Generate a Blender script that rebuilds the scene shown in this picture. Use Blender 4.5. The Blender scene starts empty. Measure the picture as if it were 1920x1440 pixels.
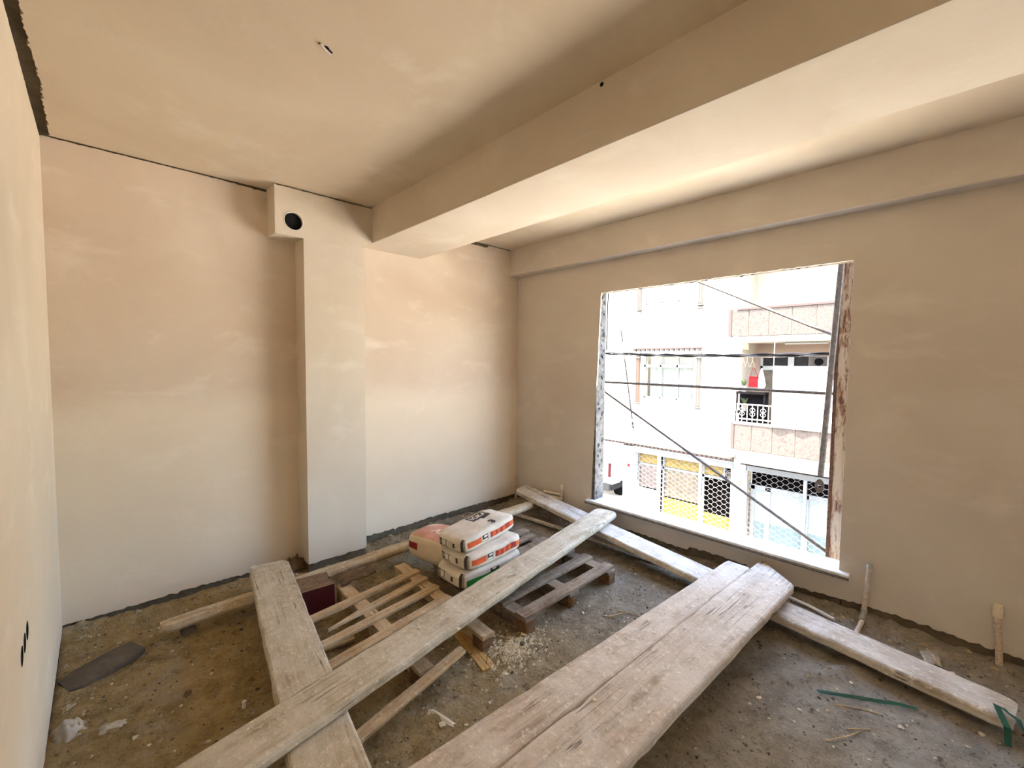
import bpy, bmesh, math, random
from mathutils import Vector, Matrix, noise

# ------------------------------------------------------------------ camera, sky, sun, exposure
S = bpy.context.scene
COL = S.collection
cam_data = bpy.data.cameras.new('camera')
cam = bpy.data.objects.new('camera', cam_data)
COL.objects.link(cam)
cam_data.sensor_width = 36
cam_data.lens = 15.31
cam_data.clip_start = 0.02
_rt = Vector((0.72635986, -0.6872668, 0.00810574))
_up = Vector((0.02968049, 0.04314676, 0.99862777))
_fw = Vector((0.68667344, 0.72512255, -0.05173849))
cam.matrix_world = Matrix(((_rt.x, _up.x, -_fw.x, 0.1985), (_rt.y, _up.y, -_fw.y, -3.5056), (_rt.z, _up.z, -_fw.z, 1.5451), (0, 0, 0, 1)))
S.camera = cam

world = bpy.data.worlds.new('sky')
S.world = world
world.use_nodes = True
wn = world.node_tree.nodes
sky = wn.new('ShaderNodeTexSky')
sky.sky_type = 'NISHITA'
sky.sun_disc = False
sky.sun_elevation = math.radians(52)
sky.sun_rotation = math.radians(262)
sky.air_density = 1.0
sky.dust_density = 2.5
world.node_tree.links.new(sky.outputs[0], wn['Background'].inputs[0])
wn['Background'].inputs[1].default_value = 0.30

sun_data = bpy.data.lights.new('sun', 'SUN')
sun_data.energy = 6.0
sun_data.angle = math.radians(0.6)
sun_data.color = (1.0, 0.93, 0.82)
sun = bpy.data.objects.new('sun', sun_data)
COL.objects.link(sun)
sun.rotation_euler = Vector((0.30, 0.12, -0.95)).to_track_quat('-Z', 'Y').to_euler()

S.view_settings.view_transform = 'Standard'
S.view_settings.look = 'None'
S.view_settings.gamma = 1.0
S.view_settings.use_curve_mapping = False
S.view_settings.exposure = 3.75
S.cycles.max_bounces = 14
S.cycles.diffuse_bounces = 10
S.cycles.glossy_bounces = 4
S.cycles.transmission_bounces = 6
S.cycles.sample_clamp_indirect = 12
S.cycles.use_denoising = True

# portal: only steers the sky's sampling through the window opening, it gives off no light of its own
pd = bpy.data.lights.new('window_portal', 'AREA')
pd.shape = 'RECTANGLE'; pd.size = 1.9; pd.size_y = 1.95
pd.cycles.is_portal = True
pd2 = pd.copy(); pd2.size = 1.0
po = bpy.data.objects.new('window_portal', pd)
COL.objects.link(po)
po.matrix_world = Matrix.Translation((3.73, -2.03, 1.2)) @ Matrix(((0, 0, 1, 0), (1, 0, 0, 0), (0, 1, 0, 0), (0, 0, 0, 1)))
po2 = bpy.data.objects.new('window_portal', pd2)      # portal of the second opening, added behind the camera for extra light
COL.objects.link(po2)
po2.matrix_world = Matrix.Translation((3.73, -5.8, 1.2)) @ Matrix(((0, 0, 1, 0), (1, 0, 0, 0), (0, 1, 0, 0), (0, 0, 0, 1)))

R = random.Random(7)
PI = math.pi
H = 2.75          # ceiling
W = 3.59          # window wall
YB = -7.4         # wall behind the camera
FZ = -0.035       # rough floor

# ------------------------------------------------------------------ materials
def lin(r, g, b):
    f = lambda c: (c / 255 / 12.92) if c <= 10 else ((c / 255 + 0.055) / 1.055) ** 2.4
    return (f(r), f(g), f(b), 1.0)

class NT:
    def __init__(s, name):
        s.m = bpy.data.materials.new(name); s.m.use_nodes = True
        s.t = s.m.node_tree; s.n = s.t.nodes; s.b = s.n['Principled BSDF']
        s.coord = s.n.new('ShaderNodeTexCoord')
    def link(s, a, b): s.t.links.new(a, b)
    def vec(s, scale=(1, 1, 1), src='Object', rnd=False, loc=(0, 0, 0)):
        mp = s.n.new('ShaderNodeMapping'); mp.inputs['Scale'].default_value = scale
        mp.inputs['Location'].default_value = loc
        if rnd:
            oi = s.n.new('ShaderNodeObjectInfo'); ad = s.n.new('ShaderNodeVectorMath'); ad.operation = 'ADD'
            sc = s.n.new('ShaderNodeMath'); sc.operation = 'MULTIPLY'; sc.inputs[1].default_value = 37.0
            s.link(oi.outputs['Random'], sc.inputs[0])
            s.link(s.coord.outputs[src], ad.inputs[0]); s.link(sc.outputs[0], ad.inputs[1]); s.link(ad.outputs[0], mp.inputs[0])
        else:
            s.link(s.coord.outputs[src], mp.inputs[0])
        return mp.outputs[0]
    def noise(s, v, scale, detail=5, rough=0.55, dist=0.0):
        t = s.n.new('ShaderNodeTexNoise'); s.link(v, t.inputs['Vector'])
        t.inputs['Scale'].default_value = scale; t.inputs['Detail'].default_value = detail
        t.inputs['Roughness'].default_value = rough; t.inputs['Distortion'].default_value = dist
        return t.outputs['Fac']
    def voronoi(s, v, scale, feature='F1', out='Distance'):
        t = s.n.new('ShaderNodeTexVoronoi'); t.feature = feature; s.link(v, t.inputs['Vector']); t.inputs['Scale'].default_value = scale
        return t.outputs[out]
    def ramp(s, fac, *stops):
        r = s.n.new('ShaderNodeValToRGB'); s.link(fac, r.inputs[0]); e = r.color_ramp.elements
        while len(e) < len(stops): e.new(0.5)
        for el, (p, c) in zip(e, stops):
            el.position = p; el.color = c if len(c) == 4 else (*c, 1)
        return r.outputs[0]
    def step(s, fac, a, b):
        r = s.n.new('ShaderNodeMapRange'); r.inputs[1].default_value = a; r.inputs[2].default_value = b; r.clamp = True
        s.link(fac, r.inputs[0]); return r.outputs[0]
    def mix(s, fac, a, b, mode='MIX'):
        m = s.n.new('ShaderNodeMix'); m.data_type = 'RGBA'; m.blend_type = mode
        if isinstance(fac, (int, float)): m.inputs[0].default_value = fac
        else: s.link(fac, m.inputs[0])
        for i, x in ((6, a), (7, b)):
            if isinstance(x, tuple): m.inputs[i].default_value = x
            else: s.link(x, m.inputs[i])
        return m.outputs[2]
    def math(s, op, a, b=0.0):
        m = s.n.new('ShaderNodeMath'); m.operation = op
        for i, x in ((0, a), (1, b)):
            if isinstance(x, (int, float)): m.inputs[i].default_value = x
            else: s.link(x, m.inputs[i])
        return m.outputs[0]
    def sep(s, src='Object'):
        x = s.n.new('ShaderNodeSeparateXYZ'); s.link(s.coord.outputs[src], x.inputs[0]); return x.outputs
    def done(s, color, rough=0.85, bump=None, strength=0.3, dist=0.01, spec=0.25, metal=0.0):
        if isinstance(color, tuple): s.b.inputs['Base Color'].default_value = color
        else: s.link(color, s.b.inputs['Base Color'])
        if isinstance(rough, (int, float)): s.b.inputs['Roughness'].default_value = rough
        else: s.link(rough, s.b.inputs['Roughness'])
        s.b.inputs['Specular IOR Level'].default_value = spec
        s.b.inputs['Metallic'].default_value = metal
        if bump is not None:
            bp = s.n.new('ShaderNodeBump'); bp.inputs['Strength'].default_value = strength; bp.inputs['Distance'].default_value = dist
            s.link(bump, bp.inputs['Height']); s.link(bp.outputs[0], s.b.inputs['Normal'])
        return s.m

def plain(name, c, rough=0.7, var=0.12, scale=9, bump=0.15, **k):
    n = NT(name); v = n.vec(rnd=True); f = n.noise(v, scale)
    d = tuple(x * (1 - var) for x in c[:3]) + (1,); l = tuple(min(1, x * (1 + var)) for x in c[:3]) + (1,)
    return n.done(n.ramp(f, (0.3, d), (0.7, l)), rough, n.noise(v, scale * 6), bump, 0.004, **k)

def plaster_mat(name, a, b, c, band=None):
    n = NT(name); v = n.vec(); z = n.sep()[2]
    f1 = n.noise(v, 1.1, 4, 0.55, 0.6); f2 = n.noise(n.vec((1, 1, 2.2), loc=(4, 7, 2)), 2.3, 6, 0.6, 0.4)
    pk = n.ramp(f1, (0.32, a), (0.55, b), (0.75, c))
    col = n.mix(n.step(f2, 0.55, 0.72), pk, c)
    if band:                                   # the lower lift of plaster dried to an even tone
        wob = n.math('MULTIPLY', n.math('SUBTRACT', f2, 0.5), 0.35)
        low = n.step(n.math('ADD', z, wob), band + 0.09, band - 0.09)
        col = n.mix(n.math('MULTIPLY', low, 0.65), col, n.mix(n.noise(v, 3.0), lin(219, 203, 179), lin(224, 210, 187)))
    sp = n.noise(v, 160, 2)
    col = n.mix(n.step(sp, 0.66, 0.8), col, a)
    hgt = n.math('ADD', n.math('MULTIPLY', n.noise(v, 5, 3), 1.0), n.math('MULTIPLY', n.noise(v, 90, 3), 0.10))
    return n.done(col, 0.93, hgt, 0.22, 0.02, 0.15)

M = {}
M['plaster'] = plaster_mat('plaster', lin(200, 181, 160), lin(207, 191, 171), lin(217, 204, 186), 1.27)
M['plaster_window'] = plaster_mat('plaster_window', lin(193, 182, 169), lin(199, 190, 178), lin(206, 198, 187))
M['plaster_ceiling'] = plaster_mat('plaster_ceiling', lin(200, 183, 159), lin(207, 192, 168), lin(214, 201, 180))
M['plaster_beam'] = plaster_mat('plaster_beam', lin(199, 185, 164), lin(204, 192, 173), lin(210, 199, 181))
M['plaster_left'] = plaster_mat('plaster_left', lin(212, 197, 174), lin(216, 203, 181), lin(223, 211, 191))

def concrete(name, a, b, sc=6):
    n = NT(name); v = n.vec()
    f = n.noise(v, sc, 8, 0.65); g = n.noise(v, sc * 7, 4)
    return n.done(n.mix(n.math('MULTIPLY', g, 0.5), n.ramp(f, (0.3, a), (0.7, b)), a), 0.95, n.math('ADD', f, n.math('MULTIPLY', g, 0.5)), 0.8, 0.02, 0.1)
M['concrete'] = concrete('raw_concrete', lin(88, 78, 62), lin(128, 116, 96))
M['jamb'] = concrete('jamb_concrete', lin(74, 72, 68), lin(142, 139, 133), 16)

def floor_mat():
    n = NT('site_dust'); v = n.vec(); x, y, z = n.sep()
    f = n.noise(v, 1.6, 6, 0.6, 0.5); g = n.noise(v, 9, 8, 0.7); h = n.noise(v, 60, 4, 0.6)
    brown = n.ramp(g, (0.25, lin(140, 115, 74)), (0.5, lin(186, 159, 110)), (0.75, lin(214, 190, 142)))
    grey = n.ramp(g, (0.25, lin(122, 109, 91)), (0.5, lin(153, 140, 119)), (0.75, lin(184, 171, 149)))
    fx = n.math('ADD', n.math('MULTIPLY', n.math('SUBTRACT', f, 0.5), 1.6), x)
    pale = n.ramp(g, (0.25, lin(142, 132, 117)), (0.5, lin(178, 168, 150)), (0.75, lin(206, 197, 180)))
    grey = n.mix(n.step(n.math('ADD', y, n.math('MULTIPLY', n.math('SUBTRACT', f, 0.5), 0.8)), -2.45, -2.95), grey, pale)  # near grey floor painted paler to make up for weak window light
    col = n.mix(n.step(fx, 1.0, 2.6), brown, grey)
    # plaster dust: the mix spilt between the pallets and swept along the wall
    d1 = n.noise(n.vec((1, 1, 1), loc=(3, 1, 0)), 2.4, 7, 0.65, 0.8)
    col = n.mix(n.math('MULTIPLY', n.step(d1, 0.56, 0.70), 0.55), col, lin(190, 180, 162))
    # dark damp stains
    col = n.mix(n.math('MULTIPLY', n.step(n.noise(n.vec(loc=(9, 2, 0)), 3.3, 5), 0.58, 0.72), 0.35), col, lin(84, 72, 52))
    col = n.mix(n.math('MULTIPLY', n.step(n.noise(n.vec(loc=(7, 1, 0)), 17, 9, 0.82), 0.55, 0.63), 0.75), col, lin(96, 80, 56))
    col = n.mix(n.math('MULTIPLY', n.step(n.noise(n.vec(loc=(1, 8, 0)), 21, 9, 0.82), 0.56, 0.64), 0.7), col, lin(204, 192, 170))
    col = n.mix(n.step(h, 0.62, 0.72), col, lin(200, 188, 164))
    col = n.mix(n.step(n.noise(n.vec(loc=(2, 5, 0)), 75, 3), 0.64, 0.74), col, lin(70, 60, 46))
    hgt = n.math('ADD', n.noise(v, 22, 8, 0.75), n.math('MULTIPLY', h, 0.6))
    return n.done(col, 0.97, hgt, 1.0, 0.035, 0.08)
M['floor'] = floor_mat()

def wood_mat(name, dark, mid, light, dust, amount, crack=0.8):
    n = NT(name); v = n.vec((0.7, 9, 9), rnd=True); w = n.vec((1, 1, 1), rnd=True)
    g = n.noise(v, 2.6, 7, 0.6, 0.9)
    col = n.ramp(g, (0.28, dark), (0.5, mid), (0.74, light))
    fine = n.noise(n.vec((2.0, 60, 60), rnd=True), 3, 4)
    col = n.mix(n.math('MULTIPLY', n.step(fine, 0.6, 0.72), 0.5), col, dark)
    d = n.noise(w, 6, 8, 0.7, 0.4); d2 = n.noise(w, 38, 5, 0.65)
    col = n.mix(n.math('MULTIPLY', n.step(d, 0.40, 0.62), amount), col, dust)
    col = n.mix(n.math('MULTIPLY', n.step(d2, 0.56, 0.66), amount * 0.8), col, tuple(min(1, c * 1.22) for c in dust[:3]) + (1,))
    col = n.mix(n.math('MULTIPLY', n.step(n.noise(n.vec(rnd=True, loc=(5, 3, 1)), 24, 5, 0.7), 0.61, 0.7), 0.45), col, dark)
    ck = n.math('ABSOLUTE', n.math('SUBTRACT', n.noise(n.vec((0.35, 16, 16), rnd=True), 1.6, 2, 0.4), 0.5))
    brk = n.step(n.noise(w, 2.6, 4, 0.6), 0.52, 0.57)
    cf = n.math('MULTIPLY', n.step(ck, 0.012, 0.003), brk)
    col = n.mix(n.math('MULTIPLY', cf, crack), col, tuple(c * 0.35 for c in dark[:3]) + (1,))
    hgt = n.math('SUBTRACT', n.math('ADD', n.math('MULTIPLY', g, 0.5), n.math('MULTIPLY', d2, 0.7)), n.math('MULTIPLY', cf, 1.4))
    return n.done(col, 0.92, hgt, 0.6, 0.010, 0.12)
M['plank'] = wood_mat('scaffold_wood', lin(138, 122, 98), lin(178, 164, 138), lin(196, 184, 160), lin(204, 194, 174), 0.85, 0.6)
M['plank_pink'] = wood_mat('dusty_board_wood', lin(150, 134, 114), lin(184, 168, 148), lin(202, 188, 168), lin(208, 198, 182), 0.85, 0.6)
M['plank_grey'] = wood_mat('grey_board_wood', lin(152, 138, 120), lin(190, 178, 160), lin(208, 198, 182), lin(218, 212, 200), 0.85, 0.6)
M['log'] = wood_mat('rough_timber', lin(138, 114, 84), lin(178, 156, 122), lin(198, 180, 148), lin(204, 192, 168), 0.7)
M['pallet'] = wood_mat('pallet_wood', lin(140, 112, 78), lin(180, 152, 114), lin(200, 176, 138), lin(202, 188, 160), 0.55, 0.3)
M['pallet_dark'] = wood_mat('weathered_pallet_wood', lin(82, 66, 52), lin(120, 102, 84), lin(146, 130, 110), lin(166, 154, 134), 0.5, 0.4)
M['block'] = wood_mat('pallet_block_wood', lin(84, 58, 38), lin(112, 82, 56), lin(136, 104, 74), lin(152, 126, 98), 0.4, 0.3)
M['fresh_wood'] = wood_mat('fresh_wood', lin(150, 108, 56), lin(188, 148, 88), lin(206, 172, 116), lin(200, 178, 130), 0.3, 0.3)

M['paper'] = plain('sack_paper', lin(208, 198, 180), 0.75, 0.10, 14, 0.35)
M['paper_warm'] = plain('cream_sack_paper', lin(214, 196, 166), 0.75, 0.07, 9, 0.3)
M['orange'] = plain('orange_print', lin(206, 92, 44), 0.7, 0.15, 20)
M['red_print'] = plain('dark_red_print', lin(158, 56, 44), 0.7, 0.3, 60)
M['pink_print'] = plain('dusty_pink_print', lin(204, 152, 132), 0.75, 0.12, 12)
M['crimson'] = plain('crimson_print', lin(140, 20, 24), 0.6, 0.15, 20)
M['green_print'] = plain('green_print', lin(38, 122, 48), 0.65, 0.12, 16)
M['ink'] = plain('dark_ink', lin(70, 62, 56), 0.75, 0.2, 30)
M['olive_print'] = plain('faded_grey_print', lin(150, 142, 118), 0.75, 0.15, 30)
M['white_print'] = plain('white_print', lin(226, 218, 204), 0.7, 0.05, 30)
M['maroon'] = plain('maroon_glaze', lin(62, 14, 20), 0.35, 0.2, 12, 0.05, spec=0.5)
M['tile_edge'] = plain('tile_biscuit', lin(140, 116, 92), 0.9, 0.25, 25)
M['slate'] = plain('dark_slate', lin(96, 86, 74), 0.85, 0.35, 12, 0.5)
M['cardboard'] = plain('torn_cardboard', lin(104, 82, 58), 0.9, 0.3, 14, 0.5)
M['film'] = plain('dirty_plastic_film', lin(176, 168, 152), 0.35, 0.3, 12, 0.3, spec=0.5)
M['dark_void'] = plain('dark_duct', lin(14, 13, 12), 0.9, 0.1)
M['white_pvc'] = plain('white_pvc', lin(226, 220, 206), 0.45, 0.04)
M['dusty_pipe'] = plain('dusty_pipe', lin(204, 192, 178), 0.7, 0.25, 40, 0.4)
M['grey_pipe'] = plain('grey_pipe', lin(170, 172, 164), 0.6, 0.2, 30, 0.3)
M['rust_pipe'] = plain('rusty_pipe', lin(198, 178, 158), 0.8, 0.3, 50, 0.5)
M['tube'] = plain('scaffold_steel', lin(86, 78, 72), 0.7, 0.45, 40, 0.4, metal=0.0)
M['cable_black'] = plain('cable_black', lin(30, 28, 28), 0.6, 0.2)
M['cable_white'] = plain('cable_white', lin(220, 216, 210), 0.6, 0.1)
M['strap'] = plain('green_strap', lin(30, 84, 66), 0.45, 0.2, 30, 0.1, spec=0.5)
M['plaster_chip'] = plain('plaster_chip', lin(214, 202, 176), 0.95, 0.12, 30, 0.6)
M['gravel'] = plain('gravel', lin(172, 154, 124), 0.95, 0.4, 20, 0.6)
M['powder'] = plain('plaster_powder', lin(206, 192, 162), 0.97, 0.12, 30, 0.8)
M['splinter'] = plain('splinter', lin(188, 164, 122), 0.9, 0.25, 20)
M['nail'] = plain('nail_steel', lin(110, 92, 78), 0.6, 0.3, metal=0.4)

def marble():
    n = NT('marble_sill'); v = n.vec(); f = n.noise(v, 5, 8, 0.65, 1.5)
    return n.done(n.ramp(f, (0.35, lin(200, 200, 196)), (0.6, lin(228, 228, 224))), 0.4, spec=0.4)
M['marble'] = marble()
M['sill_edge'] = plain('rough_sill_edge', lin(112, 104, 94), 0.9, 0.35, 30, 0.6)

def rusty():
    n = NT('rusty_white_paint'); v = n.vec((1, 1, 0.22)); f = n.noise(v, 30, 8, 0.75, 0.3)
    g = n.noise(n.vec(), 60, 4)
    col = n.ramp(f, (0.50, lin(214, 204, 192)), (0.56, lin(170, 140, 124)), (0.64, lin(110, 78, 66)))
    return n.done(col, 0.75, n.math('ADD', f, g), 0.4, 0.006)
M['rusty'] = rusty()
M['rust_dark'] = plain('dark_rust', lin(112, 84, 72), 0.85, 0.45, 50, 0.5)

# outside: street colours are divided down by zone to offset the far brighter daylight
def day_dimmed(r, g, b, k):
    c = lin(r, g, b); return (c[0] / k, c[1] / k, c[2] / k, 1.0)
KS, KL, KG = 24.0, 7.5, 12.0
def facade_mat(name, c):
    return plain(name, c, 0.9, 0.04, 3, 0.2)
M['facade'] = facade_mat('white_render', lin(190, 186, 180))
M['facade_side'] = facade_mat('white_render_side', lin(196, 193, 188))
M['loggia'] = facade_mat('loggia_render', day_dimmed(222, 194, 174, 3.2))
M['soffit'] = facade_mat('cream_soffit', day_dimmed(250, 236, 212, 4.0))
M['terracotta'] = facade_mat('terracotta_trim', day_dimmed(226, 190, 178, KS))
M['pilaster'] = facade_mat('pilaster_cream', day_dimmed(250, 240, 226, KS))
M['salmon'] = facade_mat('salmon_pilaster', day_dimmed(250, 206, 176, KS))
def panel_mat():
    n = NT('tooled_stone'); v = n.vec((1, 1, 1)); f = n.noise(v, 18, 6, 0.7, 1.2)
    return n.done(n.ramp(f, (0.38, day_dimmed(206, 168, 150, 25)), (0.45, day_dimmed(240, 218, 202, 23)), (0.6, day_dimmed(248, 230, 215, 22))), 0.9, f, 0.5, 0.02)
M['panel'] = panel_mat()
M['alu'] = plain('pale_aluminium', day_dimmed(200, 212, 220, 7.0), 0.5, 0.06, 8, 0.05)
M['shutter_box'] = plain('pale_blue_metal', day_dimmed(226, 234, 242, 13.0), 0.5, 0.04, 6, 0.05)
M['steel'] = plain('grille_steel', day_dimmed(236, 228, 222, KG), 0.5, 0.1, 20, 0.1)
M['white_metal'] = plain('white_metal', lin(120, 119, 117), 0.5, 0.03)
M['yellow_sign'] = plain('yellow_sign', day_dimmed(228, 198, 112, 7.5), 0.6, 0.15, 8, spec=0.05)
M['shop_dark'] = plain('shop_dark', day_dimmed(44, 40, 42, KL), 0.8, 0.3, 6, spec=0.02)
M['brown_goods'] = plain('brown_goods', day_dimmed(190, 176, 152, 8.0), 0.7, 0.25, 6, spec=0.05)
M['mauve_glass'] = plain('hazy_mauve', day_dimmed(190, 174, 170, 8.0), 0.6, 0.15, 5, spec=0.05)
M['curtain'] = plain('pale_curtain', day_dimmed(210, 236, 244, 6.5), 0.8, 0.05, 4, spec=0.05)
M['teal_low'] = plain('pale_teal', day_dimmed(170, 202, 210, 8.0), 0.6, 0.12, 6, spec=0.05)
M['dark_curtain'] = plain('dark_striped_curtain', day_dimmed(96, 92, 90, KL), 0.8, 0.4, 14, spec=0.03)
M['sheet'] = plain('white_sheet', lin(200, 199, 196), 0.85, 0.02, 5, 0.2)
M['red_cloth'] = plain('red_cloth', day_dimmed(176, 36, 44, KL), 0.8, 0.2, 10, spec=0.05)
M['leaf'] = plain('leaf_green', day_dimmed(120, 140, 96, KL), 0.7, 0.3, 10, spec=0.05)
M['tyre'] = plain('tyre', day_dimmed(50, 50, 52, KG), 0.85, 0.1, spec=0.03)
M['van_white'] = plain('van_white', lin(170, 172, 174), 0.3, 0.02, spec=0.3)
M['van_grey'] = plain('van_bumper', day_dimmed(150, 152, 154, KG), 0.6, 0.1, spec=0.05)
M['red_lamp'] = plain('red_lens', day_dimmed(232, 40, 70, KS), 0.4, 0.1, spec=0.1)
M['asphalt'] = plain('asphalt', lin(184, 180, 172), 0.9, 0.15, 6, 0.4)
M['paving'] = plain('pale_paving', lin(196, 190, 180), 0.9, 0.08, 4, 0.3)
M['tube'] = plain('scaffold_steel', lin(112, 104, 98), 0.8, 0.35, 40, 0.4, spec=0.1)
M['cable_white'] = plain('cable_white', lin(130, 128, 126), 0.6, 0.1)

def glass():
    n = NT('window_glass')
    n.b.inputs['Base Color'].default_value = (0.9, 0.96, 0.97, 1); n.b.inputs['Roughness'].default_value = 0.03
    n.b.inputs['Transmission Weight'].default_value = 1.0; n.b.inputs['IOR'].default_value = 1.45
    return n.m
M['glass'] = glass()

# ------------------------------------------------------------------ builders
class MB:
    """collects shapes and links them as ONE mesh object"""
    def __init__(s): s.v = []; s.f = []; s.mi = []
    def add(s, vs, fs, mi=0):
        o = len(s.v); s.v += [tuple(p) for p in vs]
        s.f += [tuple(i + o for i in f) for f in fs]; s.mi += [mi] * len(fs)
    def box(s, x0, y0, z0, x1, y1, z1, mi=0):
        x0, x1 = sorted((x0, x1)); y0, y1 = sorted((y0, y1)); z0, z1 = sorted((z0, z1))
        s.add([(x0, y0, z0), (x1, y0, z0), (x1, y1, z0), (x0, y1, z0), (x0, y0, z1), (x1, y0, z1), (x1, y1, z1), (x0, y1, z1)],
              [(0, 3, 2, 1), (4, 5, 6, 7), (0, 1, 5, 4), (1, 2, 6, 5), (2, 3, 7, 6), (3, 0, 4, 7)], mi)
    def cbox(s, x0, y0, z0, x1, y1, z1, c=0.004, mi=0):
        """box with chamfered edges"""
        bm = bmesh.new(); bmesh.ops.create_cube(bm, size=1)
        bmesh.ops.scale(bm, vec=(abs(x1 - x0), abs(y1 - y0), abs(z1 - z0)), verts=bm.verts)
        bmesh.ops.translate(bm, vec=((x0 + x1) / 2, (y0 + y1) / 2, (z0 + z1) / 2), verts=bm.verts)
        bmesh.ops.bevel(bm, geom=bm.edges[:], offset=c, segments=1, affect='EDGES')
        bm.verts.index_update(); s.add([v.co[:] for v in bm.verts], [[v.index for v in f.verts] for f in bm.faces], mi); bm.free()
    def tube(s, path, r, n=8, mi=0, caps=True):
        path = [Vector(p) for p in path]; rings = []
        rr = r if isinstance(r, (list, tuple)) else [r] * len(path)
        up = None
        for i, p in enumerate(path):
            d = (path[min(i + 1, len(path) - 1)] - path[max(i - 1, 0)]).normalized()
            if up is None or abs(d.dot(up)) > 0.95: up = Vector((0, 0, 1)) if abs(d.z) < 0.9 else Vector((1, 0, 0))
            a = d.cross(up).normalized(); b = a.cross(d).normalized(); up = b
            rings.append([p + (a * math.cos(2 * PI * k / n) + b * math.sin(2 * PI * k / n)) * rr[i] for k in range(n)])
        vs = [q for ring in rings for q in ring]; fs = []
        for i in range(len(rings) - 1):
            for k in range(n):
                fs.append((i * n + k, i * n + (k + 1) % n, (i + 1) * n + (k + 1) % n, (i + 1) * n + k))
        if caps: fs += [tuple(range(n))[::-1], tuple(range((len(rings) - 1) * n, len(rings) * n))]
        s.add(vs, fs, mi)
    def lump(s, c, r, seed=0, mi=0, flat=0.6, sub=1):
        bm = bmesh.new(); bmesh.ops.create_icosphere(bm, subdivisions=sub, radius=1); q = random.Random(seed)
        sx, sy = q.uniform(0.7, 1.3), q.uniform(0.7, 1.3); a = q.uniform(0, PI)
        vs = []
        for v in bm.verts:
            k = r * q.uniform(0.7, 1.2); x, y, z = v.co.x * sx * k, v.co.y * sy * k, v.co.z * flat * k
            vs.append((c[0] + x * math.cos(a) - y * math.sin(a), c[1] + x * math.sin(a) + y * math.cos(a), c[2] + z))
        bm.verts.index_update(); s.add(vs, [[v.index for v in f.verts] for f in bm.faces], mi); bm.free()
    def mesh(s, name, mats, smooth=False):
        me = bpy.data.meshes.new(name); me.from_pydata(s.v, [], s.f)
        for m in (mats if isinstance(mats, (list, tuple)) else [mats]): me.materials.append(m)
        me.polygons.foreach_set('material_index', s.mi)
        if smooth: me.polygons.foreach_set('use_smooth', [True] * len(me.polygons))
        me.update(); return me
    def build(s, name, mats, parent=None, smooth=False, loc=None):
        o = bpy.data.objects.new(name, s.mesh(name, mats, smooth)); COL.objects.link(o)
        if parent: o.parent = parent
        if loc is not None: o.location = loc
        return o

def tag(o, label=None, cat=None, group=None, kind=None):
    for k, v in (('label', label), ('category', cat), ('group', group), ('kind', kind)):
        if v: o[k] = v
    return o
def thing(name, label, cat, loc=(0, 0, 0), group=None):
    o = bpy.data.objects.new(name, None); COL.objects.link(o); o.location = loc; o.empty_display_size = 0.1
    return tag(o, label, cat, group)
def struct(o, label=None): return tag(o, label, None, None, 'structure')
def local(mb, origin):
    mb.v = [(p[0] - origin[0], p[1] - origin[1], p[2] - origin[2]) for p in mb.v]; return mb

def nz(x, y, z=0.0): return noise.noise((x, y, z))
def jag(n, amp, seed, f=6.0):
    return [amp * (nz(i * f / 10.0, seed) + 0.5 * nz(i * f / 3.0, seed + 9)) for i in range(n)]

def skin(mb, poly, origin, ud, vd, nd, t, mi=0):
    """a plaster skin: 2-D outline on a wall plane, given thickness along nd"""
    bm = bmesh.new(); o = Vector(origin); ud, vd, nd = Vector(ud), Vector(vd), Vector(nd)
    vs = [bm.verts.new(o + ud * u + vd * v + nd * t) for u, v in poly]
    f = bm.faces.new(vs); f.normal_update()
    if f.normal.dot(nd) < 0: f.normal_flip()
    bk = [bm.verts.new(v.co - nd * t) for v in vs]
    n = len(vs)
    for i in range(n):
        bm.faces.new((vs[i], vs[(i + 1) % n], bk[(i + 1) % n], bk[i]))
    bmesh.ops.triangulate(bm, faces=[f])
    bm.verts.index_update(); mb.add([v.co[:] for v in bm.verts], [[v.index for v in q.verts] for q in bm.faces], mi); bm.free()

def edge(u0, u1, v, amp, seed, step=0.03, f=6.0):
    """a ragged run from u0 to u1 at height v (v may be a function of u)"""
    n = max(2, int(abs(u1 - u0) / step)); js = jag(n + 1, amp, seed, f)
    return [(u0 + (u1 - u0) * i / n, (v(u0 + (u1 - u0) * i / n) if callable(v) else v) + js[i]) for i in range(n + 1)]

# ------------------------------------------------------------------ the room
T = 0.015   # plaster thickness
# floor
def bank(d, k, seed): return 0.045 * math.exp(-(d / 0.11) ** 2) * (0.75 + 0.8 * nz(k * 3.1, seed)) if d < 0.4 else 0.0
MOUND = (1.80, -1.85)
def hf(x, y):
    z = FZ + 0.010 * nz(x * 1.4, y * 1.4, 3) + 0.008 * nz(x * 4.5, y * 4.5, 1) + 0.007 * nz(x * 13, y * 13, 2) + 0.006 * nz(x * 27, y * 27, 5)
    z += 0.55 * bank(-y, x, 1.3) + bank(W - x, y, 7.7) + 0.6 * bank(x, y, 4.2)
    e = min(-y, W - x)
    if e < 0.4: z += 0.028 * max(0, nz(x * 19, y * 19, 9)) * math.exp(-(e / 0.17) ** 2)
    d2 = ((x - MOUND[0]) / 0.15) ** 2 + ((y - MOUND[1]) / 0.10) ** 2
    if d2 < 6: z += 0.022 * math.exp(-d2) * (1 + 0.9 * nz(x * 22, y * 22, 8))
    # mortar-covered conduit ridge
    ax, ay, bx, by = 2.40, -2.78, 3.02, -3.18
    t = max(0, min(1, ((x - ax) * (bx - ax) + (y - ay) * (by - ay)) / ((bx - ax) ** 2 + (by - ay) ** 2)))
    dr = math.hypot(x - ax - t * (bx - ax), y - ay - t * (by - ay))
    if dr < 0.12: z += 0.026 * math.exp(-(dr / 0.045) ** 2) * (1 + 0.3 * nz(x * 9, y * 9))
    return z
fm = MB(); st = 0.0165
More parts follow.
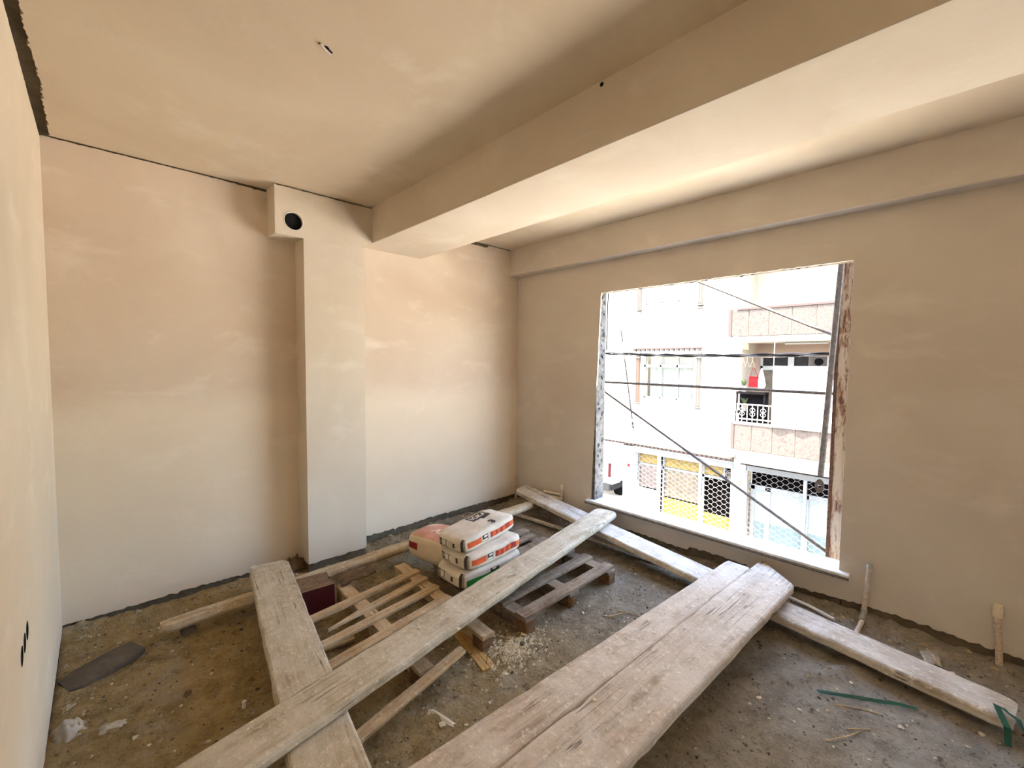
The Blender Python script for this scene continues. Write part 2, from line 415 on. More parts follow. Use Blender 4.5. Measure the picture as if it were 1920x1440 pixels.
nx = int((W + 0.02) / st) + 1
rows = [j * st for j in range(260)] + [4.29 + 0.1 * j for j in range(int((-YB - 4.29) / 0.1) + 2)]; ny = len(rows) - 1
vs = [(i * st, -y, hf(i * st, -y)) for y in rows for i in range(nx + 1)]
fs = [(j * (nx + 1) + i, (j + 1) * (nx + 1) + i, (j + 1) * (nx + 1) + i + 1, j * (nx + 1) + i + 1) for j in range(ny) for i in range(nx)]
fm.add(vs, fs); fl = fm.build('floor', M['floor'], smooth=True)
struct(fl, 'rough unscreeded floor covered in brown site dust and rubble')
sl = MB(); sl.box(-0.3, YB - 0.3, -0.35, W + 0.14, 0.3, -0.10); struct(sl.build('floor_slab', M['concrete']), 'concrete floor slab under the dust')

# ceiling: concrete slab with a plaster skin that stops short of the left wall
mb = MB(); mb.box(-0.3, YB - 0.3, H + T, W + 0.14, 0.3, H + 0.25)
ceil = mb.build('ceiling', M['concrete']); struct(ceil, 'plastered ceiling with an open groove along the left wall')
mb = MB()
def gl(u): return 0.040 + 0.030 * max(0, min(1, (u + 1.2) / 1.0)) * 0 + 0.012 * nz(u * 2.2, 3.3)
pts = [(gl(y) + j, y) for (y, j) in [(e[0], e[1]) for e in edge(YB, -0.004, 0.0, 0.014, 2.2, 0.02, 7)]]
pts += [(e[0], e[1]) for e in edge(0.05, 1.79, -0.002, 0.003, 5.1)]
pts += [(1.80, -0.01), (1.80, YB)]
skin(mb, pts, (0, 0, H + T), (1, 0, 0), (0, 1, 0), (0, 0, -1), T)
skin(mb, [(2.36, 0), (3.473, 0), (3.473, YB), (2.36, YB)], (0, 0, H + T), (1, 0, 0), (0, 1, 0), (0, 0, -1), T)
mb.build('plaster_skin', M['plaster_ceiling'], ceil)
# ceiling lamp point: a ragged hole with a stub of grey conduit
mb = MB(); mb.lump((0.848, -1.742, H), 0.010, 3, flat=0.4); mb.lump((0.872, -1.735, H), 0.014, 5, flat=0.4); mb.lump((0.888, -1.722, H), 0.012, 6, flat=0.4)
mb.build('lamp_hole', M['dark_void'], ceil)
mb = MB(); mb.tube([(0.845, -1.748, H - 0.004), (0.868, -1.737, H - 0.012), (0.89, -1.722, H - 0.008)], 0.006, 6)
mb.build('conduit_stub', M['dusty_pipe'], ceil)

# left wall
mb = MB(); mb.box(-0.3, YB - 0.3, -0.3, -T, 0.0, H + 0.05)
wl = mb.build('wall_left', M['concrete']); struct(wl, 'pale plastered wall on the left with round socket boxes near the floor')
mb = MB()
bot = edge(YB, -0.0, lambda u: 0.0 - 0.02 * 0, 0.012, 11.0)
top = edge(-0.0, YB, lambda u: 2.735 + 0.006 * nz(u * 3, 1.0), 0.008, 12.0)
holes = [(-1.545, 0.632), (-1.475, 0.640), (-1.405, 0.648)]
bm = bmesh.new()
def loop(pts):
    q = [bm.verts.new((0.0, y, z)) for y, z in pts]; return [bm.edges.new((q[i], q[(i + 1) % len(q)])) for i in range(len(q))]
es = loop(bot + top)
for hy, hz in holes: es += loop([(hy + 0.031 * math.cos(a * PI / 10), hz + 0.031 * math.sin(a * PI / 10)) for a in range(20)])
bmesh.ops.triangle_fill(bm, use_beauty=True, use_dissolve=False, edges=es, normal=(1, 0, 0))
bm.verts.index_update(); mb.add([v.co[:] for v in bm.verts], [[v.index for v in f.verts] for f in bm.faces]); bm.free()
skin(mb, [(YB, 2.70), (YB, 2.73), (-0.0, 2.73), (-0.0, 2.70)], (-T, 0, 0), (0, 1, 0), (0, 0, 1), (1, 0, 0), T - 0.002)
mb.build('plaster_skin', M['plaster_left'], wl)
for hy, hz in holes:
    mb = MB(); mb.tube([(-0.002, hy, hz), (-0.0149, hy, hz)], 0.031, 20); mb.build('socket_box', M['dark_void'], wl)

# back wall, with the pier, its duct box and the beam running out of it
mb = MB(); mb.box(-0.3, T, -0.3, W + 0.14, 0.3, H + 0.05)
wb = mb.build('wall_back', M['concrete']); struct(wb, 'long plastered wall with a pier, ragged along floor and ceiling')
mb = MB()
pb = lambda u: 0.018 + 0.03 * max(0, min(1, (u - 1.2) / 1.2)) + 0.012 * nz(u * 2.5, 2.0)
bot = edge(0.0, W, pb, 0.016, 21.0, 0.02)
def pt(u):
    z = 2.742 - 0.010 * max(0, (u - 0.8) / 0.3 if 0.8 < u < 1.1 else 0)
    if 2.84 < u < 3.16: z = 2.718 + 0.012 * nz(u * 30, 4.0)
    return z
top = edge(W, 0.0, pt, 0.006, 22.0, 0.015)
skin(mb, bot + top, (0, T, 0), (1, 0, 0), (0, 0, 1), (0, -1, 0), T)
mb.build('plaster_skin', M['plaster'], wb)

PX0, PX1, PB, PXB, ZB = 1.281, 1.728, 0.19, 1.097, 2.41
hx, hz, hr = 1.217, 2.515, 0.064
mb = MB()
mb.box(PX0 + 0.004, -PB + T, -0.10, PX1 - 0.004, T, H, 1); mb.box(PXB + 0.004, -0.08, ZB + 0.004, PX0 + 0.01, T, H, 1)
pier = None
bm = bmesh.new()
def loop2(pts):
    q = [bm.verts.new((x, -PB, z)) for x, z in pts]; return [bm.edges.new((q[i], q[(i + 1) % len(q)])) for i in range(len(q))]
out = [(PX0, 0.03), *[(u, v) for u, v in edge(PX0 + 0.02, PX1 - 0.02, 0.03, 0.012, 31.0)], (PX1, 0.04), (PX1, 2.473), (1.80, 2.473), (1.80, H - 0.008)]
out += edge(1.78, PXB + 0.01, lambda u: H - 0.012, 0.006, 32.0, 0.02) + [(PXB, H - 0.002), (PXB, ZB), (PX0, ZB)]
es = loop2(out) + loop2([(hx + hr * math.cos(a * PI / 18), hz + hr * math.sin(a * PI / 18)) for a in range(36)])
bmesh.ops.triangle_fill(bm, use_beauty=True, use_dissolve=False, edges=es, normal=(0, -1, 0))
bm.verts.index_update(); mb.add([v.co[:] for v in bm.verts], [[v.index for v in f.verts] for f in bm.faces]); bm.free()
for a, b in zip(out, out[1:] + out[:1]):
    mb.add([(a[0], -PB, a[1]), (b[0], -PB, b[1]), (b[0], 0, b[1]), (a[0], 0, a[1])], [(0, 1, 2, 3)])
pier = mb.build('column', [M['plaster_beam'], M['concrete']]); struct(pier, 'plastered pier with a boxed duct beside its head')
mb = MB(); n = 36
vv = [(hx + r * math.cos(2 * PI * a / n), y, hz + r * math.sin(2 * PI * a / n)) for r, y in ((hr, -PB - 0.003), (hr - 0.004, -PB - 0.003), (hr - 0.004, -0.081), (hr, -0.081)) for a in range(n)]
ff = [(k * n + a, k * n + (a + 1) % n, (k + 1) * n + (a + 1) % n, (k + 1) * n + a) for k in range(2) for a in range(n)]
mb.add(vv, ff); mb.build('duct_sleeve', M['white_pvc'], pier)
mb = MB(); mb.tube([(hx, -PB + 0.02, hz), (hx, -PB + 0.10, hz)], hr - 0.005, 36); mb.build('duct_throat', M['dark_void'], pier)

mb = MB(); mb.cbox(1.80, YB, 2.473, 2.362, -0.0, H + 0.02, 0.004)
struct(mb.build('ceiling_beam', M['plaster_beam']), 'deep plastered beam running across the ceiling into the pier')
mb = MB(); mb.tube([(1.805, -2.36, 2.735), (1.797, -2.36, 2.735)], 0.009, 10); mb.build('screw_hole', M['dark_void'], bpy.data.objects['ceiling_beam'])
mb = MB(); mb.cbox(3.473, YB, 2.471, W + 0.1, 0.01, H + 0.02, 0.006)
struct(mb.build('lintel_beam', M['plaster_window']), 'shallow plastered beam over the window wall')

# window wall: core plus plaster skin in four panels round the opening
WY0, WY1, WZ0, WZ1, TW, JY = -1.06, -2.975, 0.20, 2.185, 0.135, -1.078
V0, V1 = -5.30, -6.30      # second opening, added out of view to brighten the room
mb = MB()
mb.box(W + T, JY, -0.35, W + TW, 0.3, H + 0.1); mb.box(W + T, V0 + 0.012, -0.35, W + TW, WY1 - 0.012, H + 0.1); mb.box(W + T, YB - 0.3, -0.35, W + TW, V1 - 0.012, H + 0.1)
mb.box(W + T, V1 - 0.02, -0.35, W + TW, V0 + 0.02, WZ0 - 0.03); mb.box(W + T, V1 - 0.02, WZ1 + 0.012, W + TW, V0 + 0.02, H + 0.1)
mb.box(W + T, WY1 - 0.02, -0.35, W + TW, JY, WZ0 - 0.03); mb.box(W + T, WY1 - 0.02, WZ1 + 0.012, W + TW, JY, H + 0.1)
mb.box(W + 0.002, JY - 0.003, WZ0 - 0.02, W + TW + 0.002, JY + 0.02, WZ1 + 0.03, 1)
wr = mb.build('wall_right', [M['concrete'], M['jamb']]); struct(wr, 'plastered window wall with a large unframed opening')
mb = MB(); O3 = (W + T, 0, 0); UD, VD, ND = (0, -1, 0), (0, 0, 1), (-1, 0, 0)
wb_ = lambda u: 0.045 + 0.018 * nz(u * 1.7, 6.0) + (0.03 if 2.0 < u < 2.45 else 0)
a0, a1 = -WY0, -WY1
lj = lambda v: a0 + 0.055 * (2.185 - v) / 2.0 * -1       # the left edge of the opening leans
bl = edge(0, a0 - 0.06, wb_, 0.016, 41.0, 0.02)
skin(mb, bl + [(a0 - 0.06, WZ0)] + [(a0 - 0.022 + 0.075 * k / 60 + 0.005 * nz(k * 0.9, 5.5), WZ0 + k * 0.0328) for k in range(1, 60)] + [(a0 + 0.06, WZ1 + 0.01), (a0 + 0.06, 2.472), (0, 2.472)], O3, UD, VD, ND, T)
br = edge(a1, -V0, wb_, 0.02, 42.0, 0.02)
rj = [(a1 + 0.006 * nz(k * 1.3, 8.8), WZ1 - k * 0.066) for k in range(0, 30)]
skin(mb, br + [(-V0, 2.472), (a1, 2.472)] + rj, O3, UD, VD, ND, T)
skin(mb, [(-V0, 0.03), (-V1, 0.03), (-V1, WZ0 - 0.02), (-V0, WZ0 - 0.02)], O3, UD, VD, ND, T)
skin(mb, [(-V0, WZ1), (-V1, WZ1), (-V1, 2.472), (-V0, 2.472)], O3, UD, VD, ND, T)
skin(mb, [(-V1, 0.03), (-YB, 0.03), (-YB, 2.472), (-V1, 2.472)], O3, UD, VD, ND, T)
skin(mb, edge(a0 - 0.06, a1, wb_, 0.016, 43.0, 0.02) + [(a1, WZ0 - 0.02), (a0 - 0.06, WZ0 - 0.02)], O3, UD, VD, ND, T)
skin(mb, edge(a0 + 0.06, a1, WZ1, 0.008, 44.0, 0.02) + [(a1, 2.472), (a0 + 0.06, 2.472)], O3, UD, VD, ND, T)
mb.build('plaster_skin', M['plaster_window'], wr)
# broken plaster nibs round the opening
mb = MB()
for k in range(46):
    y = WY0 - 0.03 - k * 0.0415; mb.lump((W + R.uniform(0.02, 0.11), y, WZ1 + 0.012 + R.uniform(-0.004, 0.006)), R.uniform(0.010, 0.022), 100 + k, flat=0.6)
for k in range(40):
    mb.lump((W + R.uniform(0.02, 0.11), JY + R.uniform(-0.003, 0.006), WZ0 + 0.05 + k * 0.05), R.uniform(0.010, 0.024), 200 + k, flat=1.3)
for k in range(40):
    mb.lump((W + R.uniform(0.025, 0.09), WY1 - 0.006 + R.uniform(-0.002, 0.004), WZ0 + 0.05 + k * 0.05), R.uniform(0.006, 0.012), 300 + k, flat=1.3)
tag(mb.build('broken_edge', M['jamb'], wr), kind='stuff')

# window_1: the marble sill
mb = MB(); mb.cbox(W - 0.05, -1.005, 0.198, W + 0.17, -3.035, 0.232, 0.004)
win = mb.build('window_1', M['marble']); struct(win, 'white marble sill slab laid in the window opening')
w2 = MB(); w2.cbox(W - 0.05, V0 + 0.05, 0.198, W + 0.17, V1 - 0.05, 0.232, 0.004); struct(w2.build('added_window', M['marble']), 'marble sill of the second opening, added behind the camera to light the room')
mb = MB(); pts = [(W - 0.047 + 0.002 * nz(k * .7, 3), -1.004 - k * 0.0203, 0.2065 + 0.002 * nz(k * 0.9, 1.0)) for k in range(101)]
mb.tube(pts, 0.0105, 6)
mb.build('mortar_edge', M['sill_edge'], win)

# wall behind the camera, with the doorway to the rest of the flat
mb = MB(); mb.box(-0.3, YB - 0.15, -0.3, W + 0.14, YB, H + 0.05)
struct(mb.build('wall_front', M['plaster_left']), 'plastered wall behind the camera')

# ------------------------------------------------------------------ planks and timber
def timber(name, p0, p1, w0, w1, t, mat, seed, label, cat='plank', bow=0.0, skew0=0.0, skew1=0.0, round_=0.02, wear=0.006, edge_r=0.012, group=None, n=44):
    """a sawn board whose TOP centre line runs p0 -> p1; local X runs along it"""
    p0, p1 = Vector(p0), Vector(p1); d = p1 - p0; L = d.length; X = d.normalized()
    Y = Vector((0, 0, 1)).cross(X).normalized(); Z = X.cross(Y)
    mat4 = Matrix(((X.x, Y.x, Z.x, 0), (X.y, Y.y, Z.y, 0), (X.z, Y.z, Z.z, 0), (0, 0, 0, 1)))
    ts = [0, 0.003, 0.008, 0.016] + [0.03 + 0.94 * i / n for i in range(n + 1)] + [0.984, 0.992, 0.997, 1]
    mb = MB(); rings = []
    for s_ in ts:
        w = w0 + (w1 - w0) * s_; e = min(s_, 1 - s_) * L
        k = 1 - round_ * max(0, 1 - e / 0.05) ** 2 * 4
        hw = w / 2 * k; z0 = -bow * 4 * s_ * (1 - s_)
        er = edge_r; ring = []
        prof = [(-1, -t + er), (-1 + er / hw * 0.4, -t + er * 0.3), (-1 + er / hw, -t), (0, -t), (1 - er / hw, -t), (1 - er / hw * 0.4, -t + er * 0.3), (1, -t + er),
                (1, -er), (1 - er / hw * 0.35, -er * 0.35), (1 - er / hw, 0), (0.45, 0), (0, 0), (-0.45, 0), (-1 + er / hw, 0), (-1 + er / hw * 0.35, -er * 0.35), (-1, -er)]
        for q, (yy, zz) in enumerate(prof):
            sgn = 1 if yy > 0 else -1
            jy = wear * (nz(s_ * L * 4, seed + sgn * 3) + 0.6 * nz(s_ * L * 15, seed + sgn * 5)) if abs(yy) > 0.5 else 0
            chip = -sgn * 0.010 * max(0, nz(s_ * L * 7, seed + sgn * 9 + (2 if zz > -t / 2 else 0)) - 0.25) * 2.2 if abs(yy) > 0.9 else 0
            jz = 0.0025 * nz(s_ * L * 5, seed + yy * 2 + zz * 9)
            y = yy * hw + jy + chip
            sk = (skew0 * max(0, 1 - s_ * L / 0.6) + skew1 * max(0, 1 - (1 - s_) * L / 0.6)) * yy
            ring.append((s_ * L - L / 2 + sk, y, zz + jz + z0))
        rings.append(ring)
    m = len(rings[0]); vs = [q for r in rings for q in r]; fs = []
    for i in range(len(rings) - 1):
        for k in range(m): fs.append((i * m + k, (i + 1) * m + k, (i + 1) * m + (k + 1) % m, i * m + (k + 1) % m))
    fs += [tuple(range(m)), tuple(range((len(rings) - 1) * m, len(rings) * m))[::-1]]
    mb.add(vs, [f[::-1] for f in fs]); o = mb.build(name, mat, smooth=False)
    o.matrix_world = Matrix.Translation((p0 + p1) / 2) @ mat4
    return tag(o, label, cat, group)

window_plank = timber('scaffold_plank', (3.44, -0.24, 0.206), (3.02, -3.70, 0.058), 0.225, 0.215, 0.05, M['plank_grey'], 3.0,
       'long pale plank lying along the foot of the window wall, split at its far end', bow=0.022, round_=0.06, skew0=-0.03)
mb = MB(); pts = []
for i in range(30):
    s_ = i / 29; pts.append((-1.72 + 1.1 * s_, 0.03 - 0.02 * s_ + 0.004 * nz(s_ * 12, 5.0)))
vv = []
for i, (x, y) in enumerate(pts):
    w = 0.0035 * (1 - i / 30); vv += [(x, y - w, -0.022 * 4 * ((x + 1.745) / 3.49) * (1 - (x + 1.745) / 3.49) + 0.0025), (x, y + w, -0.022 * 4 * ((x + 1.745) / 3.49) * (1 - (x + 1.745) / 3.49) + 0.0025)]
mb.add(vv, [(2 * i, 2 * i + 2, 2 * i + 3, 2 * i + 1) for i in range(29)])
mb.build('split', M['dark_void'], window_plank)

left_plank = timber('scaffold_plank', (1.00, -0.255, 0.155), (0.612, -2.86, 0.155), 0.235, 0.235, 0.05, M['plank'], 8.0,
       'wide weathered plank running down beside the left pallet, under the crossing plank', round_=0.05, wear=0.004)
cross_plank = timber('scaffold_plank', (3.505, -1.282, 0.207), (0.10, -1.905, 0.207), 0.213, 0.213, 0.05, M['plank'], 14.0,
       'long dusty plank laid across the pallets on top of two other planks', round_=0.07, wear=0.006, edge_r=0.016)
timber('scaffold_plank', (3.40, -2.440, 0.145), (0.42, -2.352, 0.206), 0.165, 0.205, 0.05, M['plank_pink'], 21.0,
       'narrower of the two planks side by side in front, with plaster crumbs on it', round_=0.02, wear=0.003)
timber('scaffold_plank', (3.46, -2.660, 0.150), (0.40, -2.600, 0.212), 0.280, 0.275, 0.052, M['plank_pink'], 27.0,
       'wider front plank with a slanting sawn end just below the window sill', skew0=0.125, round_=0.01, wear=0.004)
log = timber('timber_beam', (0.40, -0.46, 0.074), (3.30, -0.525, 0.142), 0.10, 0.125, 0.058, M['log'], 33.0,
       'rough round-edged timber lying along the foot of the back wall', 'timber', round_=0.12, wear=0.010, edge_r=0.024)
mb = MB(); mb.lump((0.52, -0.465, -0.018), 0.045, 71, flat=0.75, sub=2)
tag(mb.build('stone', M['concrete']), 'lump of mortar propping the near end of the rough timber', 'stone')

# ------------------------------------------------------------------ pallets
def stick(name, p0, p1, w, t, mat, parent, org, seed, taper1=0.0, split=0.0):
    """a slat: TOP centre line p0 -> p1, world coordinates, child of parent at org"""
    p0, p1 = Vector(p0), Vector(p1); X = (p1 - p0).normalized(); L = (p1 - p0).length
    Y = Vector((0, 0, 1)).cross(X).normalized(); Z = X.cross(Y); q = random.Random(seed)
    mb = MB(); n = 8; c = 0.003; rings = []
    for i in range(n + 1):
        s_ = i / n; hw = w / 2 * (1 - taper1 * s_ ** 3) + q.uniform(-0.0015, 0.0015)
        off = taper1 * w * 0.3 * s_ ** 3 + q.uniform(-0.0008, 0.0008)
        rings.append([(s_ * L - L / 2 + (q.uniform(-0.01, 0.01) if i in (0, n) and split else 0), y * hw + off + dy, z) for y, z, dy in
                      ((-1, -c, 0), (-1, -t, 0), (1, -t, 0), (1, -c, 0), (1, 0, -c), (-1, 0, c))])
    m = 6; fs = [(i * m + k, i * m + (k + 1) % m, (i + 1) * m + (k + 1) % m, (i + 1) * m + k) for i in range(n) for k in range(m)]
    fs += [tuple(range(m))[::-1], tuple(range(n * m, n * m + m))]
    mb.add([v for r in rings for v in r], fs); o = mb.build(name, mat)
    o.parent = parent
    o.matrix_local = Matrix.Translation((p0 + p1) / 2 - Vector(org)) @ Matrix(((X.x, Y.x, Z.x, 0), (X.y, Y.y, Z.y, 0), (X.z, Y.z, Z.z, 0), (0, 0, 0, 1)))
    return o
def block(x0, y0, z0, x1, y1, z1, mat, parent, org, name='block', c=0.006):
    mb = MB(); mb.cbox(x0, y0, z0, x1, y1, z1, c); return local(mb, ((x0 + x1) / 2, (y0 + y1) / 2, (z0 + z1) / 2)).build(name, mat, parent, loc=((x0 + x1) / 2 - org[0], (y0 + y1) / 2 - org[1], (z0 + z1) / 2 - org[2]))

PZ = FZ - 0.004
org = (2.40, -1.33, PZ)
pr = thing('pallet', 'dark weathered wooden pallet under the paper sacks, nearer the window', 'pallet', org)
for i, x in enumerate((1.975, 2.375, 2.800)):
    for j, y in enumerate((-1.765, -1.33, -0.90)):
        block(x - 0.04, y - 0.045, PZ, x + 0.04, y + 0.045, 0.045, M['block'] if j == 0 else M['pallet_dark'], pr, org, c=0.02 if i == 1 else 0.006)
    for ya, yb in ((-1.72, -1.375), (-1.285, -0.945)):
        block(x - 0.022, ya, PZ + 0.012, x + 0.022, yb, 0.045, M['pallet_dark'], pr, org, 'side_board')
    stick('stringer_board', (x, -1.81, 0.062), (x, -0.85, 0.062), 0.088, 0.017, M['pallet_dark'], pr, org, 50 + i)
    stick('bottom_board', (x, -1.80, PZ + 0.012), (x, -0.86, PZ + 0.012), 0.07, 0.011, M['pallet_dark'], pr, org, 55 + i)
for i, (ya, yb, w, x0, x1) in enumerate(((-1.765, -1.745, 0.085, 1.925, 2.855), (-1.575, -1.555, 0.085, 1.925, 2.86), (-1.40, -1.385, 0.07, 1.93, 2.865), (-1.20, -1.13, 0.085, 1.93, 2.86), (-1.03, -1.00, 0.07, 1.93, 2.84), (-0.90, -0.875, 0.085, 1.93, 2.87))):
    stick('slat', (x0, ya, 0.080), (x1, yb, 0.080), w, 0.018, M['pallet_dark'], pr, org, 60 + i)

org = (1.33, -1.25, PZ)
pl = thing('pallet', 'broken light brown pallet with missing slats, half under the crossing plank', 'pallet', org)
for i, (xa, xb) in enumerate(((0.90, 0.86), (1.325, 1.30), (1.745, 1.690))):
    at = lambda y: xa + (xb - xa) * (-0.70 - y) / 1.05
    for j, y in enumerate((-0.745, -1.24, -1.71)):
        x = at(y); block(x - 0.04, y - 0.045, PZ, x + 0.04, y + 0.045, 0.044, M['block'] if j == 2 else M['pallet'], pl, org)
    for ya, yb in ((-0.79, -1.195), (-1.285, -1.665)):
        x = (at(ya) + at(yb)) / 2; block(x - 0.022, yb, PZ + 0.012, x + 0.022, ya, 0.044, M['pallet'], pl, org, 'side_board')
    stick('stringer_board', (xa, -0.695, 0.062), (xb, -1.765, 0.062), 0.085, 0.018, M['pallet'], pl, org, 70 + i)
for i, (x0, y0, x1, y1, w, tp) in enumerate(((1.78, -0.885, 0.86, -1.005, 0.060, 0), (1.765, -1.01, 1.06, -1.135, 0.055, 0.9), (1.76, -1.155, 0.87, -1.275, 0.058, 0), (1.745, -1.31, 0.86, -1.455, 0.065, 0))):
    stick('slat', (x0, y0, 0.080), (x1, y1, 0.080), w, 0.018, M['pallet'], pl, org, 80 + i, tp)
stick('bottom_board', (1.705, -1.36, PZ + 0.016), (1.600, -1.87, PZ + 0.016), 0.075, 0.014, M['fresh_wood'], pl, org, 90)
mb = MB()
for dx in (0.0, 0.014): mb.tube([(1.608 + dx, -1.84 + dx, PZ + 0.016), (1.612 + dx, -1.842 + dx, PZ + 0.05)], 0.0016, 5)
local(mb, org).build('nails', M['nail'], pl)

def loose(name, p0, p1, w, t, mat, seed, label, cat, taper=0.0, group=None):
    o = stick(name, p0, p1, w, t, mat, None, (0, 0, 0), seed, taper, 1.0); return tag(o, label, cat, group)
loose('loose_batten', (1.505, -1.775, 0.082), (0.84, -1.925, 0.076), 0.055, 0.016, M['pallet'], 91, 'snapped pale slat lying on the front end of the broken pallet, below the crossing plank', 'batten')
loose('wood_splinter', (1.20, -1.17, -0.012), (0.97, -1.155, -0.006), 0.05, 0.014, M['pallet'], 92, 'short split piece of wood lying on the floor inside the broken pallet', 'splinter', 0.85)
loose('thin_batten', (3.225, -0.27, 0.008), (3.335, -1.90, 0.008), 0.035, 0.022, M['plank_grey'], 93, 'thin grey batten on the floor between the sacks and the window plank', 'batten')

# ------------------------------------------------------------------ sacks
def sack_pos(u, v, w, L, Wd, Hh, seed, n=7.0):
    r = (abs(u) ** n + abs(v) ** n + abs(w) ** n) ** (1 / n)
    u, v, w = u / r, v / r, w / r
    x, y = u * L / 2, v * Wd / 2
    z = w * Hh / 2 * (1 - 0.22 * u ** 4 - 0.10 * v ** 4)
    y *= 1 - 0.05 * u ** 6
    k = nz(x * 9, y * 9, seed); k2 = nz(x * 24, y * 24, z * 24 + seed)
    z += 0.007 * k * (1 if w > 0 else 0.2) + 0.0025 * k2
    x += 0.004 * nz(y * 14, z * 14, seed + 3); y += 0.005 * nz(x * 12, z * 20, seed + 5)
    return (x, y, z)
def grid(breaks, n):
    out = []; bs = sorted(set([-1.0, 1.0] + list(breaks)))
    for a, b in zip(bs, bs[1:]):
        k = max(1, int(round((b - a) / 2 * n)))
        out += [a + (b - a) * i / k for i in range(k)]
    return out + [1.0]
def sack(name, label, loc, yaw, L, Wd, Hh, mats, cls, ub, vb, wb, seed, pitch=0.0, roll=0.0, group=None, n=7.0):
    U, V, Wl = grid(ub, 40), grid(vb, 26), grid(wb, 10); mb = MB()
    for face, A, B, f in (('top', U, V, lambda a, b: (a, b, 1)), ('bottom', U, V, lambda a, b: (a, b, -1)), ('front', U, Wl, lambda a, b: (a, -1, b)),
                          ('back', U, Wl, lambda a, b: (a, 1, b)), ('left', V, Wl, lambda a, b: (-1, a, b)), ('right', V, Wl, lambda a, b: (1, a, b))):
        na = len(A); vs = [sack_pos(*f(a, b), L, Wd, Hh, seed, n) for b in B for a in A]; fs = []; ms = []
        for j in range(len(B) - 1):
            for i in range(na - 1):
                q = (j * na + i, j * na + i + 1, (j + 1) * na + i + 1, (j + 1) * na + i)
                if face in ('bottom', 'back', 'left'): q = q[::-1]
                fs.append(q); ms.append(cls(face, (A[i] + A[i + 1]) / 2, (B[j] + B[j + 1]) / 2))
        o = len(mb.v); mb.v += vs; mb.f += [tuple(i + o for i in q) for q in fs]; mb.mi += ms
    me = mb.mesh(name, mats, True); bm = bmesh.new(); bm.from_mesh(me); bmesh.ops.remove_doubles(bm, verts=bm.verts, dist=1e-5); bm.to_mesh(me); bm.free()
    o = bpy.data.objects.new(name, me); COL.objects.link(o); o.location = loc; o.rotation_euler = (roll, pitch, yaw)
    return tag(o, label, 'sack', group)
def lettering(word, size, place, mat, parent, name='lettering'):
    """flat printed letters; place(x, y) gives the point on the parent's surface"""
    cu = bpy.data.curves.new('letters', 'FONT'); cu.body = word; cu.size = size; cu.align_x = 'CENTER'; cu.align_y = 'CENTER'; cu.offset = size * 0.02
    t = bpy.data.objects.new('letters', cu); COL.objects.link(t)
    dg = bpy.context.evaluated_depsgraph_get(); me = bpy.data.meshes.new_from_object(t.evaluated_get(dg))
    bpy.data.objects.remove(t)
    for v in me.vertices: v.co = place(v.co.x, v.co.y)
    me.materials.clear(); me.materials.append(mat)
    o = bpy.data.objects.new(name, me); COL.objects.link(o); o.parent = parent; return o

SM = [M['paper'], M['orange'], M['red_print'], M['ink'], M['white_print'], M['olive_print'], M['green_print'], M['crimson'], M['pink_print'], M['paper_warm']]
UB = [-0.90, -0.40, -0.37, -0.355, -0.20, -0.185, -0.16, -0.08, 0.02, 0.12, 0.2, 0.3, 0.4, 0.5, 0.62, 0.7, 0.80, 0.92, -0.10, 0.55]
VB = [-0.9, -0.75, -0.55, -0.35, -0.2, 0.05, 0.1, 0.12, 0.2, 0.3, 0.5, 0.55, 0.82, 0.88]
WBK = [-0.55, -0.5, -0.35, -0.3, -0.1, 0.1, 0.3, 0.35, 0.45, 0.5]
def end_print(v, w):
    if -0.5 < w < 0.5:
        if 0.12 < v < 0.5: return 5 if (0.2 < v < 0.3 or abs(w) > 0.35) else 4
        if 0.55 < v < 0.82: return 3 if abs(w) > 0.3 else 5
        if -0.35 < v < -0.2 and abs(w) < 0.35: return 3
    if v < -0.75: return 3 if v > -0.9 else 5
    return 0
def orange_sack(face, a, b):
    if face == 'front':
        if -0.35 < b < 0.45:
            if -0.90 < a < -0.40: return 1
            if -0.37 < a < -0.16:
                if a < -0.355 or a > -0.185 or b < -0.3 or b > 0.35: return 3
                return 3 if (-0.1 < b < 0.1 or (b > 0.1 and a < -0.30)) else 4
            if a > -0.08: return 2 if (a < 0.02 or 0.12 < a < 0.2 or 0.3 < a < 0.4 or 0.5 < a < 0.7) else 1
        if b < -0.5 or a < -0.9: return 0
        return 0
    if face == 'left': return end_print(a, b)
    if face == 'top' and -0.10 < a < 0.55 and 0.05 < b < 0.82: return 3
    return 0
def orange_mid(face, a, b):
    r = orange_sack(face, a, b)
    if face == 'top': return 1 if (-0.92 < a < -0.8 and 0.1 < b < 0.5) else 0
    return r
def green_sack(face, a, b):
    if face == 'front':
        if b < 0.1 and a > -0.9 and b > -0.98: return 6
        if 0.1 < b < 0.5 and -0.16 < a < 0.12: return 3 if (b > 0.45 or b < 0.3 or a < -0.10 or a > 0.02) else 4
        return 0
    if face == 'left': return end_print(a, b)
    return 0
def pink_sack(face, a, b):
    if face == 'top': return 8 if a > -0.55 or b < 0.2 else 9
    if face in ('left', 'front') : return 7 if (face == 'front' and -0.9 < a < -0.40 and -0.1 < b < 0.45) else 9
    return 9

